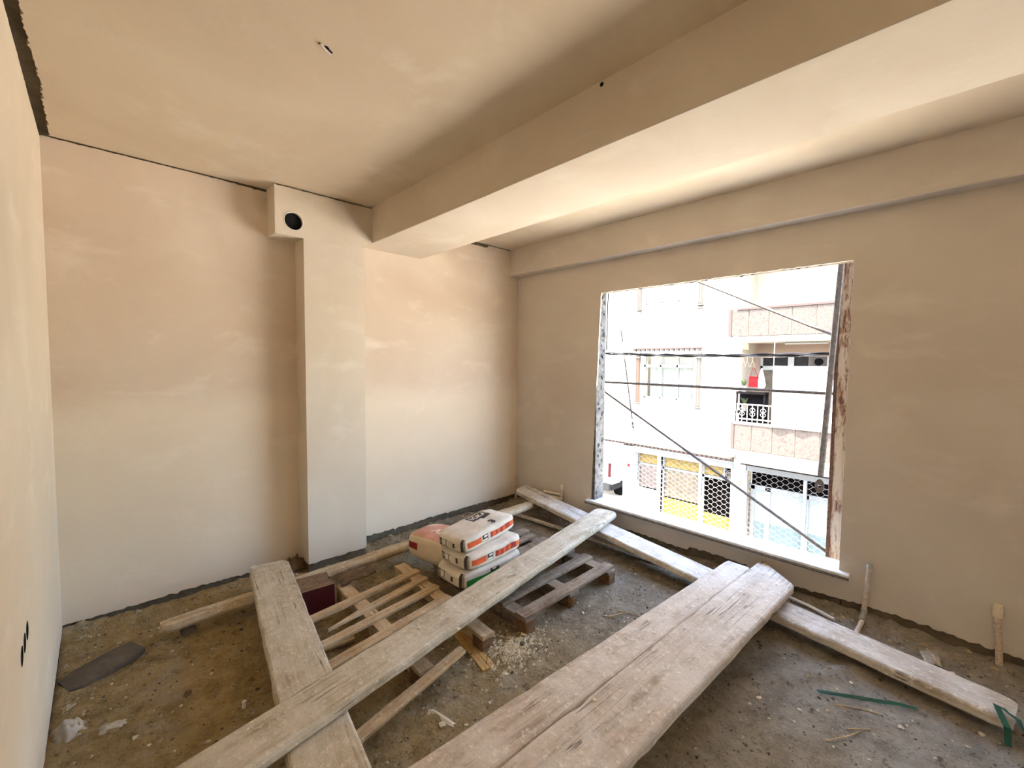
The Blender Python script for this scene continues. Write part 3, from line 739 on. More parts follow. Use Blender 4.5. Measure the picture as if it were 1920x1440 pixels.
def top_place(o, L, Wd, Hh, seed, cx, cy):
    def f(x, y):
        u, v = (x + cx) / (L / 2), (y + cy) / (Wd / 2)
        p = sack_pos(u, v, 1.0, L, Wd, Hh, seed); return (x + cx, y + cy, p[2] + 0.0022)
    return f
GS = 'paper sacks stacked on the dark pallet'
b1 = sack('paper_sack', 'white paper sack with a green band, lowest of the stack of three', (2.085, -1.205, 0.142), math.radians(2), 0.56, 0.31, 0.125, SM, green_sack, UB, VB, WBK, 1.0, group=GS)
b2 = sack('paper_sack', 'white paper sack with an orange band, second in the stack under the torn one', (2.105, -1.20, 0.252), math.radians(4), 0.53, 0.31, 0.118, SM, orange_mid, UB, VB, WBK, 4.0, pitch=math.radians(-1), group=GS)
b3 = sack('paper_sack', 'half-empty paper sack with orange band and dark printed square, on top of the stack', (2.105, -1.155, 0.360), math.radians(9), 0.56, 0.27, 0.115, SM, orange_sack, UB, VB, WBK, 9.0, pitch=math.radians(-3), group=GS)
lettering('LOKA', 0.072, lambda x, y: top_place(b3, 0.56, 0.27, 0.115, 9.0, 0.065, 0.062)(x * 0.85, y * 0.9), M['white_print'], b3)
# torn flap on the top sack
mb = MB(); vs = []
for j in range(7):
    for i in range(9):
        u, v = i / 8, j / 6; x = -0.10 + 0.16 * u; y = -0.10 + 0.11 * v
        vs.append((x, y + 0.01 * nz(u * 3, v * 3), 0.058 + 0.014 * math.sin(u * 3.1) * (0.3 + v * 0.2) + 0.008 * nz(u * 5, v * 5, 2)))
mb.add(vs, [(j * 9 + i, j * 9 + i + 1, (j + 1) * 9 + i + 1, (j + 1) * 9 + i) for j in range(6) for i in range(8)])
mb.add([(0.055, -0.115, 0.060), (0.075, -0.10, 0.064), (0.07, -0.06, 0.063), (0.035, -0.055, 0.064), (0.03, -0.09, 0.062)], [(0, 1, 2, 3, 4)], 1)
fo = mb.build('torn_flap', [M['paper'], M['ink']], b3, smooth=True)
b4 = sack('paper_sack', 'cream sack with a dusty pink top lying behind the left end of the stack', (2.015, -0.865, 0.180), math.radians(82), 0.54, 0.33, 0.21, SM, lambda f, a, b: pink_sack(f, a, b), UB, VB, WBK, 15.0, group=GS, n=4.0)
b4.rotation_euler = (0, 0, math.radians(-78))
lettering('ALÇI', 0.10, lambda x, y: top_place(b4, 0.54, 0.33, 0.21, 15.0, 0.03, -0.03)(x, y), M['white_print'], b4)

# ------------------------------------------------------------------ tiles on edge, slab, rags
GT = 'maroon tiles standing on edge behind the broken pallet'
d0 = Vector((1.0, -0.12, 0)).normalized(); nrm = Vector((0.12, 1.0, 0)).normalized()
for k in range(11):
    q = random.Random(500 + k); t_ = 0.0125
    c = Vector((1.145, -0.775, 0)) + nrm * (k * 0.0175) + d0 * q.uniform(-0.012, 0.012)
    mb = MB(); mb.cbox(-0.105, -t_ / 2, 0, 0.092, t_ / 2, 0.165, 0.0015, 1); mb.box(-0.102, -t_ / 2 - 0.0008, 0.003, 0.089, -t_ / 2, 0.162, 0)
    o = mb.build('wall_tile', [M['maroon'], M['tile_edge']], None)
    o.location = (c.x, c.y, FZ); o.rotation_euler = (math.radians(-4 - 0.4 * k), 0, math.radians(-7 + q.uniform(-2, 2)))
    tag(o, 'glossy maroon tile standing on edge, foremost of the row behind the broken pallet' if k == 0 else 'maroon tile standing on edge in the row behind the foremost one', 'tile', GT)
mb = MB(); q = random.Random(3)
vs = []
for j in range(7):
    for i in range(9):
        vs.append((i * 0.028, j * 0.022, 0.03 * (i / 8) + 0.02 * nz(i * 0.6, j * 0.6, 4) + 0.03))
mb.add(vs + [(x, y, z - 0.012) for x, y, z in vs], [(j * 9 + i, j * 9 + i + 1, (j + 1) * 9 + i + 1, (j + 1) * 9 + i) for j in range(6) for i in range(8)] +
       [tuple(63 + n for n in (j * 9 + i, (j + 1) * 9 + i, (j + 1) * 9 + i + 1, j * 9 + i + 1)) for j in range(6) for i in range(8)] +
       [(i, i + 63, i + 64, i + 1) for i in range(8)] + [(54 + i, 54 + i + 1, 54 + i + 64, 54 + i + 63) for i in range(8)] + [(8 + 9 * j, 8 + 9 * j + 63, 17 + 9 * j + 63, 17 + 9 * j) for j in range(6)])
o = mb.build('broken_tile', M['cardboard']); o.location = (1.30, -0.74, 0.055); o.rotation_euler = (0, 0, math.radians(-12))
tag(o, 'broken brown clay piece resting on the maroon tiles beside the timber', 'tile')

mb = MB(); outl = [(-0.155, -0.065), (-0.11, -0.085), (0.02, -0.078), (0.13, -0.075), (0.155, -0.06), (0.15, 0.06), (0.06, 0.075), (-0.09, 0.07), (-0.15, 0.05)]
n = len(outl); mb.add([(x, y, 0.024) for x, y in outl] + [(x, y, 0) for x, y in outl], [tuple(range(n)), tuple(range(n, 2 * n))[::-1]] + [(i, i + n, (i + 1) % n + n, (i + 1) % n) for i in range(n)])
o = mb.build('slab', M['slate']); o.location = (0.165, -0.545, -0.022); o.rotation_euler = (math.radians(3), math.radians(-3), math.radians(24))
tag(o, 'dark grey broken slab lying by the left wall', 'slab')

def rag(name, label, cat, loc, sx, sy, h, mat, seed, yaw=0.0):
    n = 16; vs = []
    for j in range(n + 1):
        for i in range(n + 1):
            u, v = i / n * 2 - 1, j / n * 2 - 1; r = max(0, 1 - (u * u + v * v) * 0.75)
            k = 1 + 0.35 * nz(u * 1.7, v * 1.7, seed)
            vs.append((u * sx / 2 * k, v * sy / 2 * k, max(0.001, h * r * (0.45 + 0.9 * abs(nz(u * 1.8, v * 1.8, seed + 4)) + 0.22 * nz(u * 4, v * 4, seed)))))
    mb = MB(); mb.add(vs, [(j * (n + 1) + i, j * (n + 1) + i + 1, (j + 1) * (n + 1) + i + 1, (j + 1) * (n + 1) + i) for j in range(n) for i in range(n)])
    o = mb.build(name, mat, smooth=True); o.location = loc; o.rotation_euler = (0, 0, yaw)
    so = o.modifiers.new('solid', 'SOLIDIFY'); so.thickness = 0.002
    return tag(o, label, cat)
rag('plastic_bag', 'crumpled translucent plastic bag against the foot of the left wall', 'bag', (0.055, -0.985, -0.03), 0.12, 0.13, 0.075, M['film'], 2.0, 0.5)
rag('plastic_scrap', 'flattened greyish plastic scrap beside the crumpled bag', 'scrap', (0.185, -1.045, -0.032), 0.13, 0.07, 0.022, M['film'], 6.0, -0.3)
rag('crumpled_paper', 'crumpled dark brown paper in the corner behind the wide weathered plank', 'paper', (1.215, -0.085, -0.02), 0.17, 0.12, 0.13, M['cardboard'], 9.0, 0.2)
rag('dry_leaf', 'curled dry brown leaf on the bare floor left of the wide plank', 'leaf', (0.455, -1.03, -0.033), 0.06, 0.035, 0.02, M['cardboard'], 12.0, 0.9)
rag('torn_strip', 'torn pale strip of paper lying below the front end of the broken pallet', 'paper', (1.25, -1.945, -0.032), 0.026, 0.17, 0.010, M['plaster_chip'], 16.0, 0.2)
rag('film_scrap', 'dusty plastic scrap at the foot of the window wall between two pipes', 'scrap', (3.40, -3.42, -0.03), 0.14, 0.07, 0.03, M['film'], 19.0, 0.2)

mb = MB(); mb.tube([(0, 0, 0), (0, 0, 0.03)], 0.009, 12); mb.tube([(0, 0, 0.03), (0, 0, 0.032)], 0.007, 12)
o = mb.build('plastic_plug', M['white_pvc']); o.location = (0.63, -1.30, -0.034); tag(o, 'small white cylindrical plug standing on the floor left of the wide plank', 'plug')

# ------------------------------------------------------------------ pipes along the window wall
def pipe(name, label, path, r, mat, joints=(), cat='pipe', jmat=None):
    mb = MB(); mb.tube(path, r, 10); o = mb.build(name, mat, smooth=False); tag(o, label, cat)
    for p, q in joints:
        jb = MB(); jb.tube([p, q], r * 1.35, 10); jb.build('fitting', jmat or mat, o)
    return o
pipe('radiator_pipe', 'dusty bent pipe stub rising from the floor just right of the window sill', [(3.30, -3.105, -0.018), (3.46, -3.11, -0.012), (3.535, -3.112, 0.0), (3.552, -3.113, 0.03), (3.553, -3.116, 0.12), (3.550, -3.124, 0.22), (3.552, -3.130, 0.335)], 0.0125, M['dusty_pipe'],
     [((3.50, -3.111, -0.004), (3.545, -3.112, 0.012)), ((3.552, -3.113, 0.03), (3.553, -3.114, 0.055)), ((3.552, -3.129, 0.31), (3.552, -3.130, 0.338))], jmat=M['grey_pipe'])
pipe('radiator_pipe', 'pale plastered pipe stub standing at the far right end of the window wall', [(3.55, -3.668, -0.02), (3.552, -3.662, 0.10), (3.55, -3.652, 0.19), (3.55, -3.650, 0.30)], 0.014, M['rust_pipe'], [((3.55, -3.651, 0.24), (3.55, -3.650, 0.302))], jmat=M['plaster_chip'])
pipe('radiator_pipe', 'short thin pipe stub in the far corner of the room', [(3.545, -0.012 - 0.03, -0.02), (3.55, -0.045, 0.12), (3.552, -0.04, 0.27)], 0.009, M['rust_pipe'], [((3.552, -0.04, 0.235), (3.552, -0.04, 0.275))])
pipe('radiator_pipe', 'whitewashed pipe stub with a cross piece behind the far end of the window plank', [(3.55, -0.70, -0.02), (3.55, -0.70, 0.15), (3.55, -0.705, 0.30)], 0.011, M['rust_pipe'],
     [((3.55, -0.47, 0.185), (3.55, -0.71, 0.205)), ((3.55, -0.705, 0.26), (3.55, -0.705, 0.305)), ((3.55, -0.50, 0.15), (3.55, -0.71, 0.165))], jmat=M['plaster_chip'])
pipe('floor_conduit', 'pale plastic conduit on the floor behind the window plank', [(3.47, -2.55, -0.005), (3.475, -2.70, 0.002), (3.46, -2.85, -0.006), (3.42, -2.99, -0.016)], 0.010, M['white_pvc'], cat='conduit')

def ribbon(name, label, path, w, mat, cat='strap'):
    mb = MB(); vs = []
    for p, tilt in path:
        p = Vector(p); d = Vector((math.cos(tilt) * 0.7, math.cos(tilt) * 0.7, math.sin(tilt))) * (w / 2); vs += [p - d, p + d]
    mb.add(vs, [(2 * i, 2 * i + 1, 2 * i + 3, 2 * i + 2) for i in range(len(path) - 1)])
    o = mb.build(name, mat); so = o.modifiers.new('solid', 'SOLIDIFY'); so.thickness = 0.0012
    return tag(o, label, cat)
ribbon('packing_strap', 'dark green packing strap lying loose on the floor in front of the window plank', [((2.66, -3.06, -0.026), 0.3), ((2.72, -3.17, -0.02), 0.5), ((2.78, -3.27, -0.018), 0.6), ((2.83, -3.33, -0.022), 0.4), ((2.87, -3.40, -0.028), 0.2)], 0.016, M['strap'])
mb = MB(); path = [(2.852, -3.672, -0.01), (2.862, -3.668, 0.06), (2.90, -3.655, 0.071), (2.985, -3.640, 0.073), (2.975, -3.655, 0.076), (2.93, -3.70, 0.072), (2.91, -3.722, 0.03), (2.93, -3.80, -0.03)]
vs = []
for i, p in enumerate(path):
    d = Vector(path[min(i + 1, len(path) - 1)]) - Vector(path[max(i - 1, 0)]); s_ = Vector((-d.y, d.x, 0)); s_ = (s_.normalized() if s_.length > 1e-4 else Vector((0, 1, 0))) * 0.010
    if i < 3: s_ = Vector((0, 0.011, 0))
    if i in (3, 4): s_ = Vector((0.003, 0.011, 0))
    vs += [Vector(p) - s_, Vector(p) + s_]
mb.add(vs, [(2 * i, 2 * i + 1, 2 * i + 3, 2 * i + 2) for i in range(len(path) - 1)]); o = mb.build('packing_strap', M['strap'])
so = o.modifiers.new('solid', 'SOLIDIFY'); so.thickness = 0.0012
tag(o, 'dark green packing strap folded over the near end of the window plank', 'strap')

# ------------------------------------------------------------------ rubble
def tiny(mb, x, y, z, r, q):
    vs = [(x + r * q.uniform(.7, 1.3) * a, y + r * q.uniform(.7, 1.3) * b, z + r * q.uniform(.4, .9) * c) for a, b, c in ((1, 0, 0), (0, 1, 0), (-1, 0, 0), (0, -1, 0), (.2, .1, 1), (0, 0, -.7))]
    mb.add(vs, [(0, 1, 4), (1, 2, 4), (2, 3, 4), (3, 0, 4), (1, 0, 5), (2, 1, 5), (3, 2, 5), (0, 3, 5)])
q = random.Random(77)
g1, g2 = MB(), MB()
for _ in range(9000):
    x, y = q.uniform(0.02, W - 0.02), q.uniform(-3.9, -0.02)
    e = min(x * 1.6, -y, W - x)
    if q.random() > 0.35 + 0.65 * math.exp(-(e / 0.22) ** 2): continue
    tiny(g1, x, y, hf(x, y), 0.0024 + 0.011 * q.random() ** 4 + (0.011 * q.random() ** 2 if e < 0.16 else 0), q)
for _ in range(3600):
    x, y = q.uniform(0.05, W - 0.05), q.uniform(-3.9, -0.05)
    if nz(x * 2.1, y * 2.1, 6) < q.uniform(-0.5, 0.35): continue
    tiny(g2, x, y, hf(x, y), 0.0018 + 0.008 * q.random() ** 4, q)
g4 = MB()
for _ in range(3600):
    x, y = q.uniform(0.03, W - 0.03), q.uniform(-3.9, -0.03); tiny(g4, x, y, hf(x, y), 0.0022 + 0.009 * q.random() ** 4, q)
tag(g4.build('dark_gravel', M['slate']), 'dark grit scattered over the dusty floor', 'rubble', kind='stuff')
tag(g1.build('gravel', M['gravel']), 'brown grit and small rubble scattered over the floor', 'rubble', kind='stuff')
tag(g2.build('plaster_crumbs', M['plaster_chip']), 'pale plaster crumbs scattered over the floor', 'rubble', kind='stuff')
g3 = MB()
for _ in range(1500):
    a, r = q.uniform(0, 2 * PI), abs(q.gauss(0, 0.85)); x, y = MOUND[0] + 0.17 * r * math.cos(a), MOUND[1] + 0.115 * r * math.sin(a)
    tiny(g3, x, y, hf(x, y), 0.0025 + 0.010 * q.random() ** 3, q)
tag(g3.build('spilt_plaster', M['powder']), 'heap of pale spilt plaster in front of the two pallets', 'rubble', kind='stuff')
mb = MB(); mb.lump((1.845, -1.865, hf(1.845, -1.865) + 0.012), 0.018, 44, flat=0.8)
tag(mb.build('stone', M['slate']), 'dark stone sitting in the heap of spilt plaster', 'stone')

CH = [(1.73, -0.3), (1.74, -0.25), (1.52, -1.57), (1.37, -1.84), (1.23, -1.99), (1.96, -1.84), (2.36, -1.89), (1.7, -1.95), (1.64, -1.96), (1.46, -2.04), (1.31, -2.06), (1.27, -2.12), (2.41, -2.88), (2.38, -3.03), (2.76, -3.12), (2.86, -3.16),
      (2.69, -3.36), (2.9, -3.6), (0.41, -0.29), (0.44, -0.60), (0.6, -0.72), (0.50, -0.82), (0.41, -0.95), (0.56, -0.95), (0.42, -1.11), (0.23, -0.33), (0.55, -0.19), (0.48, -1.4), (0.26, -1.18), (0.3, -1.26), (2.47, -3.03), (2.32, -2.95), (2.59, -3.47), (2.38, -3.29), (2.34, -3.18), (3.30, -2.1), (3.1, -2.2), (3.2, -0.9), (3.33, -3.5)]
NAMED = {(1.73, -0.3): 'at the foot of the pier', (1.23, -1.99): 'beside the torn paper strip', (2.36, -1.89): 'in front of the dark pallet, short of the dry sticks',
         (1.31, -2.06): 'close to the narrower front plank, past the torn paper strip', (2.41, -2.88): 'close against the right side of the wider front plank', (2.76, -3.12): 'beside the loose green strap',
         (2.9, -3.6): 'at the near end of the window plank, by the folded strap', (0.41, -0.29): 'between the back wall and the near end of the rough timber', (0.23, -0.33): 'between the dark slab and the back wall',
         (0.44, -0.60): 'just off the right end of the dark slab', (0.42, -1.11): 'in front of the curled dry leaf', (0.6, -0.72): 'on bare floor midway between the dark slab and the wide plank',
         (0.26, -1.18): 'just in front of the flattened plastic scrap', (3.33, -3.5): 'beside the plastic scrap at the window wall'}
loose_bits = MB()
for k, (x, y) in enumerate(CH):
    r = R.uniform(0.008, 0.015)
    if (x, y) not in NAMED:
        loose_bits.lump((x, y, hf(x, y) + r * 0.2), r * 0.8, 900 + k, flat=0.4); continue
    cb = MB(); cb.lump((0, 0, 0), r, 900 + k, flat=0.4)
    o = cb.build('plaster_chip', M['plaster_chip']); o.location = (x, y, hf(x, y) + r * 0.22)
    tag(o, 'small pale plaster chip ' + NAMED[(x, y)], 'chip', 'plaster chips on the floor')
tag(loose_bits.build('plaster_flakes', M['plaster_chip']), 'stray pale plaster flakes among the dust on the floor', 'rubble', kind='stuff')
for k, (x, y, z, r, lab) in enumerate(((0.905, -0.255, 0.157, 0.024, 'flat pale plaster flake on the far end of the wide weathered plank'), (1.46, -1.80, 0.213, 0.014, 'pale plaster lump on the lower edge of the crossing plank'),
                           (1.60, -2.52, 0.190, 0.016, 'pale plaster flake in the middle of the wider front plank'), (2.20, -2.455, 0.178, 0.013, 'pale plaster crumb on the seam between the two front planks'),
                           (2.97, -2.62, 0.162, 0.013, 'pale plaster crumb near the slanting end of the wider front plank'), (1.32, -1.66, 0.213, 0.012, 'pale plaster crumb on the middle of the crossing plank'))):
    cb = MB(); cb.lump((0, 0, 0), r, 950 + k, flat=0.3); o = cb.build('plaster_chip', M['plaster_chip']); o.location = (x, y, z); tag(o, lab, 'chip')
PCR = MB()
def on_plank(p0, p1, w, n, zoff=0.0):
    p0, p1 = Vector(p0), Vector(p1); d = p1 - p0; s_ = Vector((-d.y, d.x, 0)).normalized()
    for _ in range(n):
        p = p0 + d * q.uniform(0.02, 0.98) + s_ * q.uniform(-0.46, 0.46) * w
        tiny(PCR, p.x, p.y, p.z + zoff, 0.0012 + 0.006 * q.random() ** 4, q)
on_plank((1.00, -0.255, 0.155), (0.612, -2.86, 0.155), 0.22, 160); on_plank((3.505, -1.282, 0.207), (0.10, -1.905, 0.207), 0.2, 260)
on_plank((3.40, -2.440, 0.145), (0.42, -2.352, 0.206), 0.16, 180); on_plank((3.46, -2.660, 0.150), (0.40, -2.600, 0.212), 0.27, 260); on_plank((3.44, -0.24, 0.206), (3.02, -3.70, 0.058), 0.2, 120, -0.015)
tag(PCR.build('plank_crumbs', M['plaster_chip']), 'plaster crumbs lying on the planks', 'rubble', kind='stuff')

ST = [((2.44, -2.01), (2.58, -2.07)), ((2.55, -2.03), (2.60, -2.14)), ((2.43, -1.98), (2.47, -2.05)), ((0.50, -0.95), (0.58, -1.01)), ((2.62, -3.13), (2.70, -3.28)), ((2.50, -3.2), (2.58, -3.27)), ((1.23, -2.07), (1.27, -2.17)), ((2.35, -3.15), (2.52, -3.24)), ((1.02, -0.4), (1.2, -0.55))]
for k, (a, b) in enumerate(ST):
    mb = MB(); mx, my = (a[0] + b[0]) / 2 + R.uniform(-.01, .01), (a[1] + b[1]) / 2 + R.uniform(-.01, .01)
    mb.tube([(a[0], a[1], hf(*a) + 0.002), (mx, my, hf(mx, my) + 0.006), (b[0], b[1], hf(*b) + 0.002)], 0.0025, 5)
    zone = ('in front of the dark pallet, longest of three together', 'in front of the dark pallet, crossing the longest one', 'in front of the dark pallet, shortest of three together', 'on the bare floor beside the dry leaf', 'just below the green strap', 'to the left of the green strap',
            'below the loose batten near the front planks', 'among chips beside the wider front plank', 'behind the maroon tiles')[k]
    tag(mb.build('dry_stick', M['splinter']), 'thin dry stick lying ' + zone, 'stick', 'dry sticks in front of the dark pallet' if k < 3 else None)

# ------------------------------------------------------------------ scaffold outside the opening
def flat_tip(mb, p, d, w, l, mi=0):
    """flattened end of a brace with its bolt hole, in a plane of constant x"""
    p, d = Vector(p), Vector(d).normalized(); s_ = Vector((0, -d.z, d.y)); pts = []
    n = 12; c = p + d * l * 0.62; ring = [c + (d * math.cos(2 * PI * k / n) + s_ * math.sin(2 * PI * k / n)) * w * 0.22 for k in range(n)]
    out = [c + (d * math.cos(2 * PI * k / n) * l * 0.42 + s_ * math.sin(2 * PI * k / n) * w * 0.5) for k in range(n)]
    t = Vector((0.004, 0, 0))
    vs = [v - t for v in out] + [v - t for v in ring] + [v + t for v in out] + [v + t for v in ring]
    fs = []
    for k in range(n):
        j = (k + 1) % n; fs += [(k, j, n + j, n + k), (2 * n + k, 3 * n + k, 3 * n + j, 2 * n + j), (k, 2 * n + k, 2 * n + j, j), (n + k, n + j, 3 * n + j, 3 * n + k)]
    mb.add(vs, fs, mi)
sc = thing('scaffold', 'rusty white painted scaffold post with its top ledger outside the window', 'scaffold', (3.92, -2.89, -4.2))
def part(mb, name, mats, parent=sc, **k):
    return local(mb, parent.location).build(name, mats, parent, **k)
mb = MB(); mb.cbox(3.905, -2.925, -4.2, 3.935, -2.862, 2.75, 0.004); part(mb, 'post', M['rusty'])
mb = MB(); mb.cbox(3.890, -2.863, -4.2, 3.950, -2.846, 2.75, 0.003); part(mb, 'post_flange', M['rust_dark'])
mb = MB(); mb.cbox(3.890, -2.938, -4.2, 3.950, -2.924, 2.75, 0.003); part(mb, 'post_flange', M['rusty'])
mb = MB(); mb.cbox(3.90, -0.76, -4.2, 3.94, -0.70, 2.75, 0.004); part(mb, 'post', M['rusty'])
mb = MB(); mb.tube([(3.92, -0.3, 2.62), (3.92, -3.4, 2.62)], 0.02, 10); part(mb, 'ledger', M['tube'])
mb = MB(); mb.tube([(4.20, -0.3, 2.62), (4.20, -3.4, 2.62)], 0.02, 10); mb.tube([(3.92, -0.72, 2.62), (4.2, -0.72, 2.62)], 0.02, 8); mb.tube([(3.92, -2.9, 2.62), (4.2, -2.9, 2.62)], 0.02, 8); part(mb, 'ledger', M['tube'])
def brace(label, path, r, mat, tip=None):
    mb = MB(); mb.tube(path, r, 8); o = mb.build('scaffold_brace', mat); tag(o, label, 'brace', None)
    if tip:
        tb = MB(); a, b = Vector(path[-2]), Vector(path[-1]); flat_tip(tb, b, b - a, *tip); tb.build('flat_end', mat, o)
    return o
brace('level iron bar crossing the window opening at mid height, below the twisted cable', [(3.905, -0.70, 1.345), (3.905, -1.8, 1.342), (3.905, -2.86, 1.338)], 0.012, M['tube'])
brace('thin brace sloping across the lower part of the window down to the post', [(3.915, -0.72, 1.37), (3.915, -2.86, 0.205)], 0.0115, M['tube'])
brace('thin brace sloping across the upper right of the window', [(4.20, -1.10, 2.62), (4.20, -2.86, 1.72)], 0.0115, M['tube'])
brace('thin rod hanging inside the left side of the window, ending in a small flat tip', [(4.18, -0.835, 2.62), (4.18, -1.112, 0.96)], 0.0085, M['tube'], (0.022, 0.10))
brace('thick brace tube hanging beside the rusty post, with a flattened holed end', [(3.86, -2.885, 2.62), (3.86, -2.803, 0.76)], 0.019, M['tube'], (0.055, 0.12))
n = 160
for k, (mat, ph) in enumerate(((M['cable_black'], 0), (M['cable_white'], PI))):
    mb = MB(); pts = []
    for i in range(n + 1):
        s_ = i / n; a = s_ * 2 * PI * 5.5 + ph
        pts.append((3.965 + 0.008 * math.cos(a), -0.70 - 2.16 * s_, 1.645 - 0.03 * s_ - 0.02 * math.sin(PI * s_) + 0.008 * math.sin(a)))
    mb.tube(pts, 0.0085, 6)
    if k == 0:
        cable = mb.build('twisted_cable', mat); tag(cable, 'black and white twisted cable strung level across the window', 'cable')
    else: mb.build('white_strand', mat, cable)
mb = MB(); mb.tube([(3.92, -1.040, 2.615), (3.82, -1.040, 2.5), (3.802, -1.042, 1.9), (3.805, -1.040, 1.67), (3.86, -0.9, 1.645)], 0.007, 6)
tag(mb.build('hanging_cable', M['cable_black']), 'black cable hanging straight down at the left edge of the window', 'cable')

# ------------------------------------------------------------------ the street and the block opposite
F, GZ = 12.9, -4.22
mb = MB(); mb.box(3.74, -40, GZ - 0.3, 70, 60, GZ - 0.12); struct(mb.build('street', M['asphalt']), 'sunlit street below the window')
mb = MB(); mb.box(11.6, -40, GZ - 0.12, 13.6, 4.5, GZ); struct(mb.build('sidewalk', M['paving']), 'pale pavement in front of the shops')
mb = MB(); mb.box(3.60, -30, GZ - 0.2, 3.725, 30, -0.36); struct(mb.build('wall_outer', M['facade_side']), 'outer wall of this building below the window')

org = (F, 0, GZ)
ap = thing('apartment_building', 'white apartment block with a recessed balcony above two shops, across the street', 'building', org)
def bp(mb, name, mats, parent=ap, **k):
    if parent is ap: return local(mb, org).build(name, mats, ap, **k)
    return local(mb, org).build(name, mats, parent, **k)
LY0, LY1, LZ0, LZ1 = 2.13, 3.80, 0.40, 1.80      # window on the first floor
mb = MB(); D = 0.35
for z0, z1 in ((-1.20, LZ0), (LZ1, LZ0 + 2.98), (LZ1 + 2.98, 6.6)): mb.box(F, 0.93, z0, F + D, 6.4, z1)
for k in (0, 1):
    mb.box(F, 0.93, LZ0 + 2.98 * k, F + D, LY0, LZ1 + 2.98 * k); mb.box(F, LY1, LZ0 + 2.98 * k, F + D, 6.4, LZ1 + 2.98 * k)
mb.box(F + D, 6.05, -1.2, 30, 6.4, 6.6); mb.box(F + 0.6, 0.93, 6.5, 30, 6.4, 6.7)
bp(mb, 'facade_wall', M['facade'])
mb = MB(); mb.box(F, 4.06, GZ, F + 0.5, 4.43, -1.20); mb.box(F + 0.5, 4.2, GZ, 30, 4.43, -1.2); bp(mb, 'shop_pier', M['facade'])
mb = MB(); mb.box(F, 0.625, GZ, F + 0.5, 0.935, -1.1); bp(mb, 'shop_pier', M['soffit'])
mb = MB(); mb.box(F, 0.93, -1.22, F + 0.5, 4.43, -1.15); bp(mb, 'shop_lintel', M['facade'])
mb = MB(); mb.box(F - 0.14, 0.93, -1.10, F, 5.2, -1.05); mb.box(F - 0.06, 0.93, -1.17, F, 5.2, -1.10)
co = bp(mb, 'cornice', M['pilaster'])
for k in range(31):
    mb = MB(); mb.box(F - 0.12, 0.98 + k * 0.136, -1.16, F - 0.06, 1.045 + k * 0.136, -1.10); bp(mb, 'dentil', M['terracotta'], co)
for k in (0, 1):
    dz = 2.98 * k
    mb = MB(); mb.box(F - 0.10, 1.88, 1.97 + dz, F, 4.16, 2.01 + dz); hd = bp(mb, 'window_hood', M['terracotta'])
    for j in range(14):
        mb = MB(); mb.box(F - 0.08, 1.93 + j * 0.16, 1.90 + dz, F, 2.02 + j * 0.16, 1.965 + dz); bp(mb, 'dentil', M['pilaster'], hd)
    for y, mat in ((1.97, M['pilaster']), (3.93, M['salmon'] if k == 0 else M['pilaster'])):
        mb = MB(); mb.cbox(F - 0.10, y - 0.065, 0.20 + dz, F, y + 0.065, 1.86 + dz, 0.012)
        for g in (-0.03, 0.03): mb.box(F - 0.115, y + g - 0.012, 0.30 + dz, F - 0.09, y + g + 0.012, 1.66 + dz)
        pi = bp(mb, 'pilaster', mat)
        for za, zb, pr_ in ((0.13, 0.17, 0), (0.22, 0.25, 0), (1.68, 1.72, 0), (1.80, 1.86, 0.01)):
            mb = MB(); mb.cbox(F - 0.13 - pr_, y - 0.09 - pr_, za + dz, F, y + 0.09 + pr_, zb + dz, 0.006); bp(mb, 'moulding', M['pilaster'], pi)
    mb = MB()
    for a, b in ((LY0, LY0 + 0.06), (LY1 - 0.06, LY1), (2.66, 2.72), (3.20, 3.26)): mb.box(F + 0.10, a, LZ0 + dz, F + 0.16, b, LZ1 + dz)
    for a, b in ((LZ0, LZ0 + 0.06), (LZ1 - 0.06, LZ1), (1.40, 1.48)): mb.box(F + 0.10, LY0, a + dz, F + 0.16, LY1, b + dz)
    wf = bp(mb, 'window_frame', M['white_metal'])
    for y0, y1 in ((LY0 + 0.06, 2.66), (2.72, 3.20), (3.26, LY1 - 0.06)):
        for z0, z1 in ((LZ0 + 0.06, 1.40), (1.48, LZ1 - 0.06)):
            mb = MB(); mb.box(F + 0.125, y0, z0 + dz, F + 0.130, y1, z1 + dz); bp(mb, 'pane', M['glass'], wf)
    mb = MB(); vs = []
    for i in range(61):
        y = LY0 + 0.04 + (3.60 - LY0) * i / 60; xx = F + 0.24 + 0.03 * math.sin(i * 0.9); vs += [(xx, y, LZ0 + dz), (xx, y, LZ1 + dz)]
    mb.add(vs, [(2 * i, 2 * i + 2, 2 * i + 3, 2 * i + 1) for i in range(60)]); bp(mb, 'curtain', M['curtain'], wf)
    mb = MB(); mb.box(F + 0.5, LY0 - 0.3, LZ0 - 0.3 + dz, F + 0.55, LY1 + 0.3, LZ1 + 0.3 + dz); bp(mb, 'room_dark', M['dark_curtain'], wf)

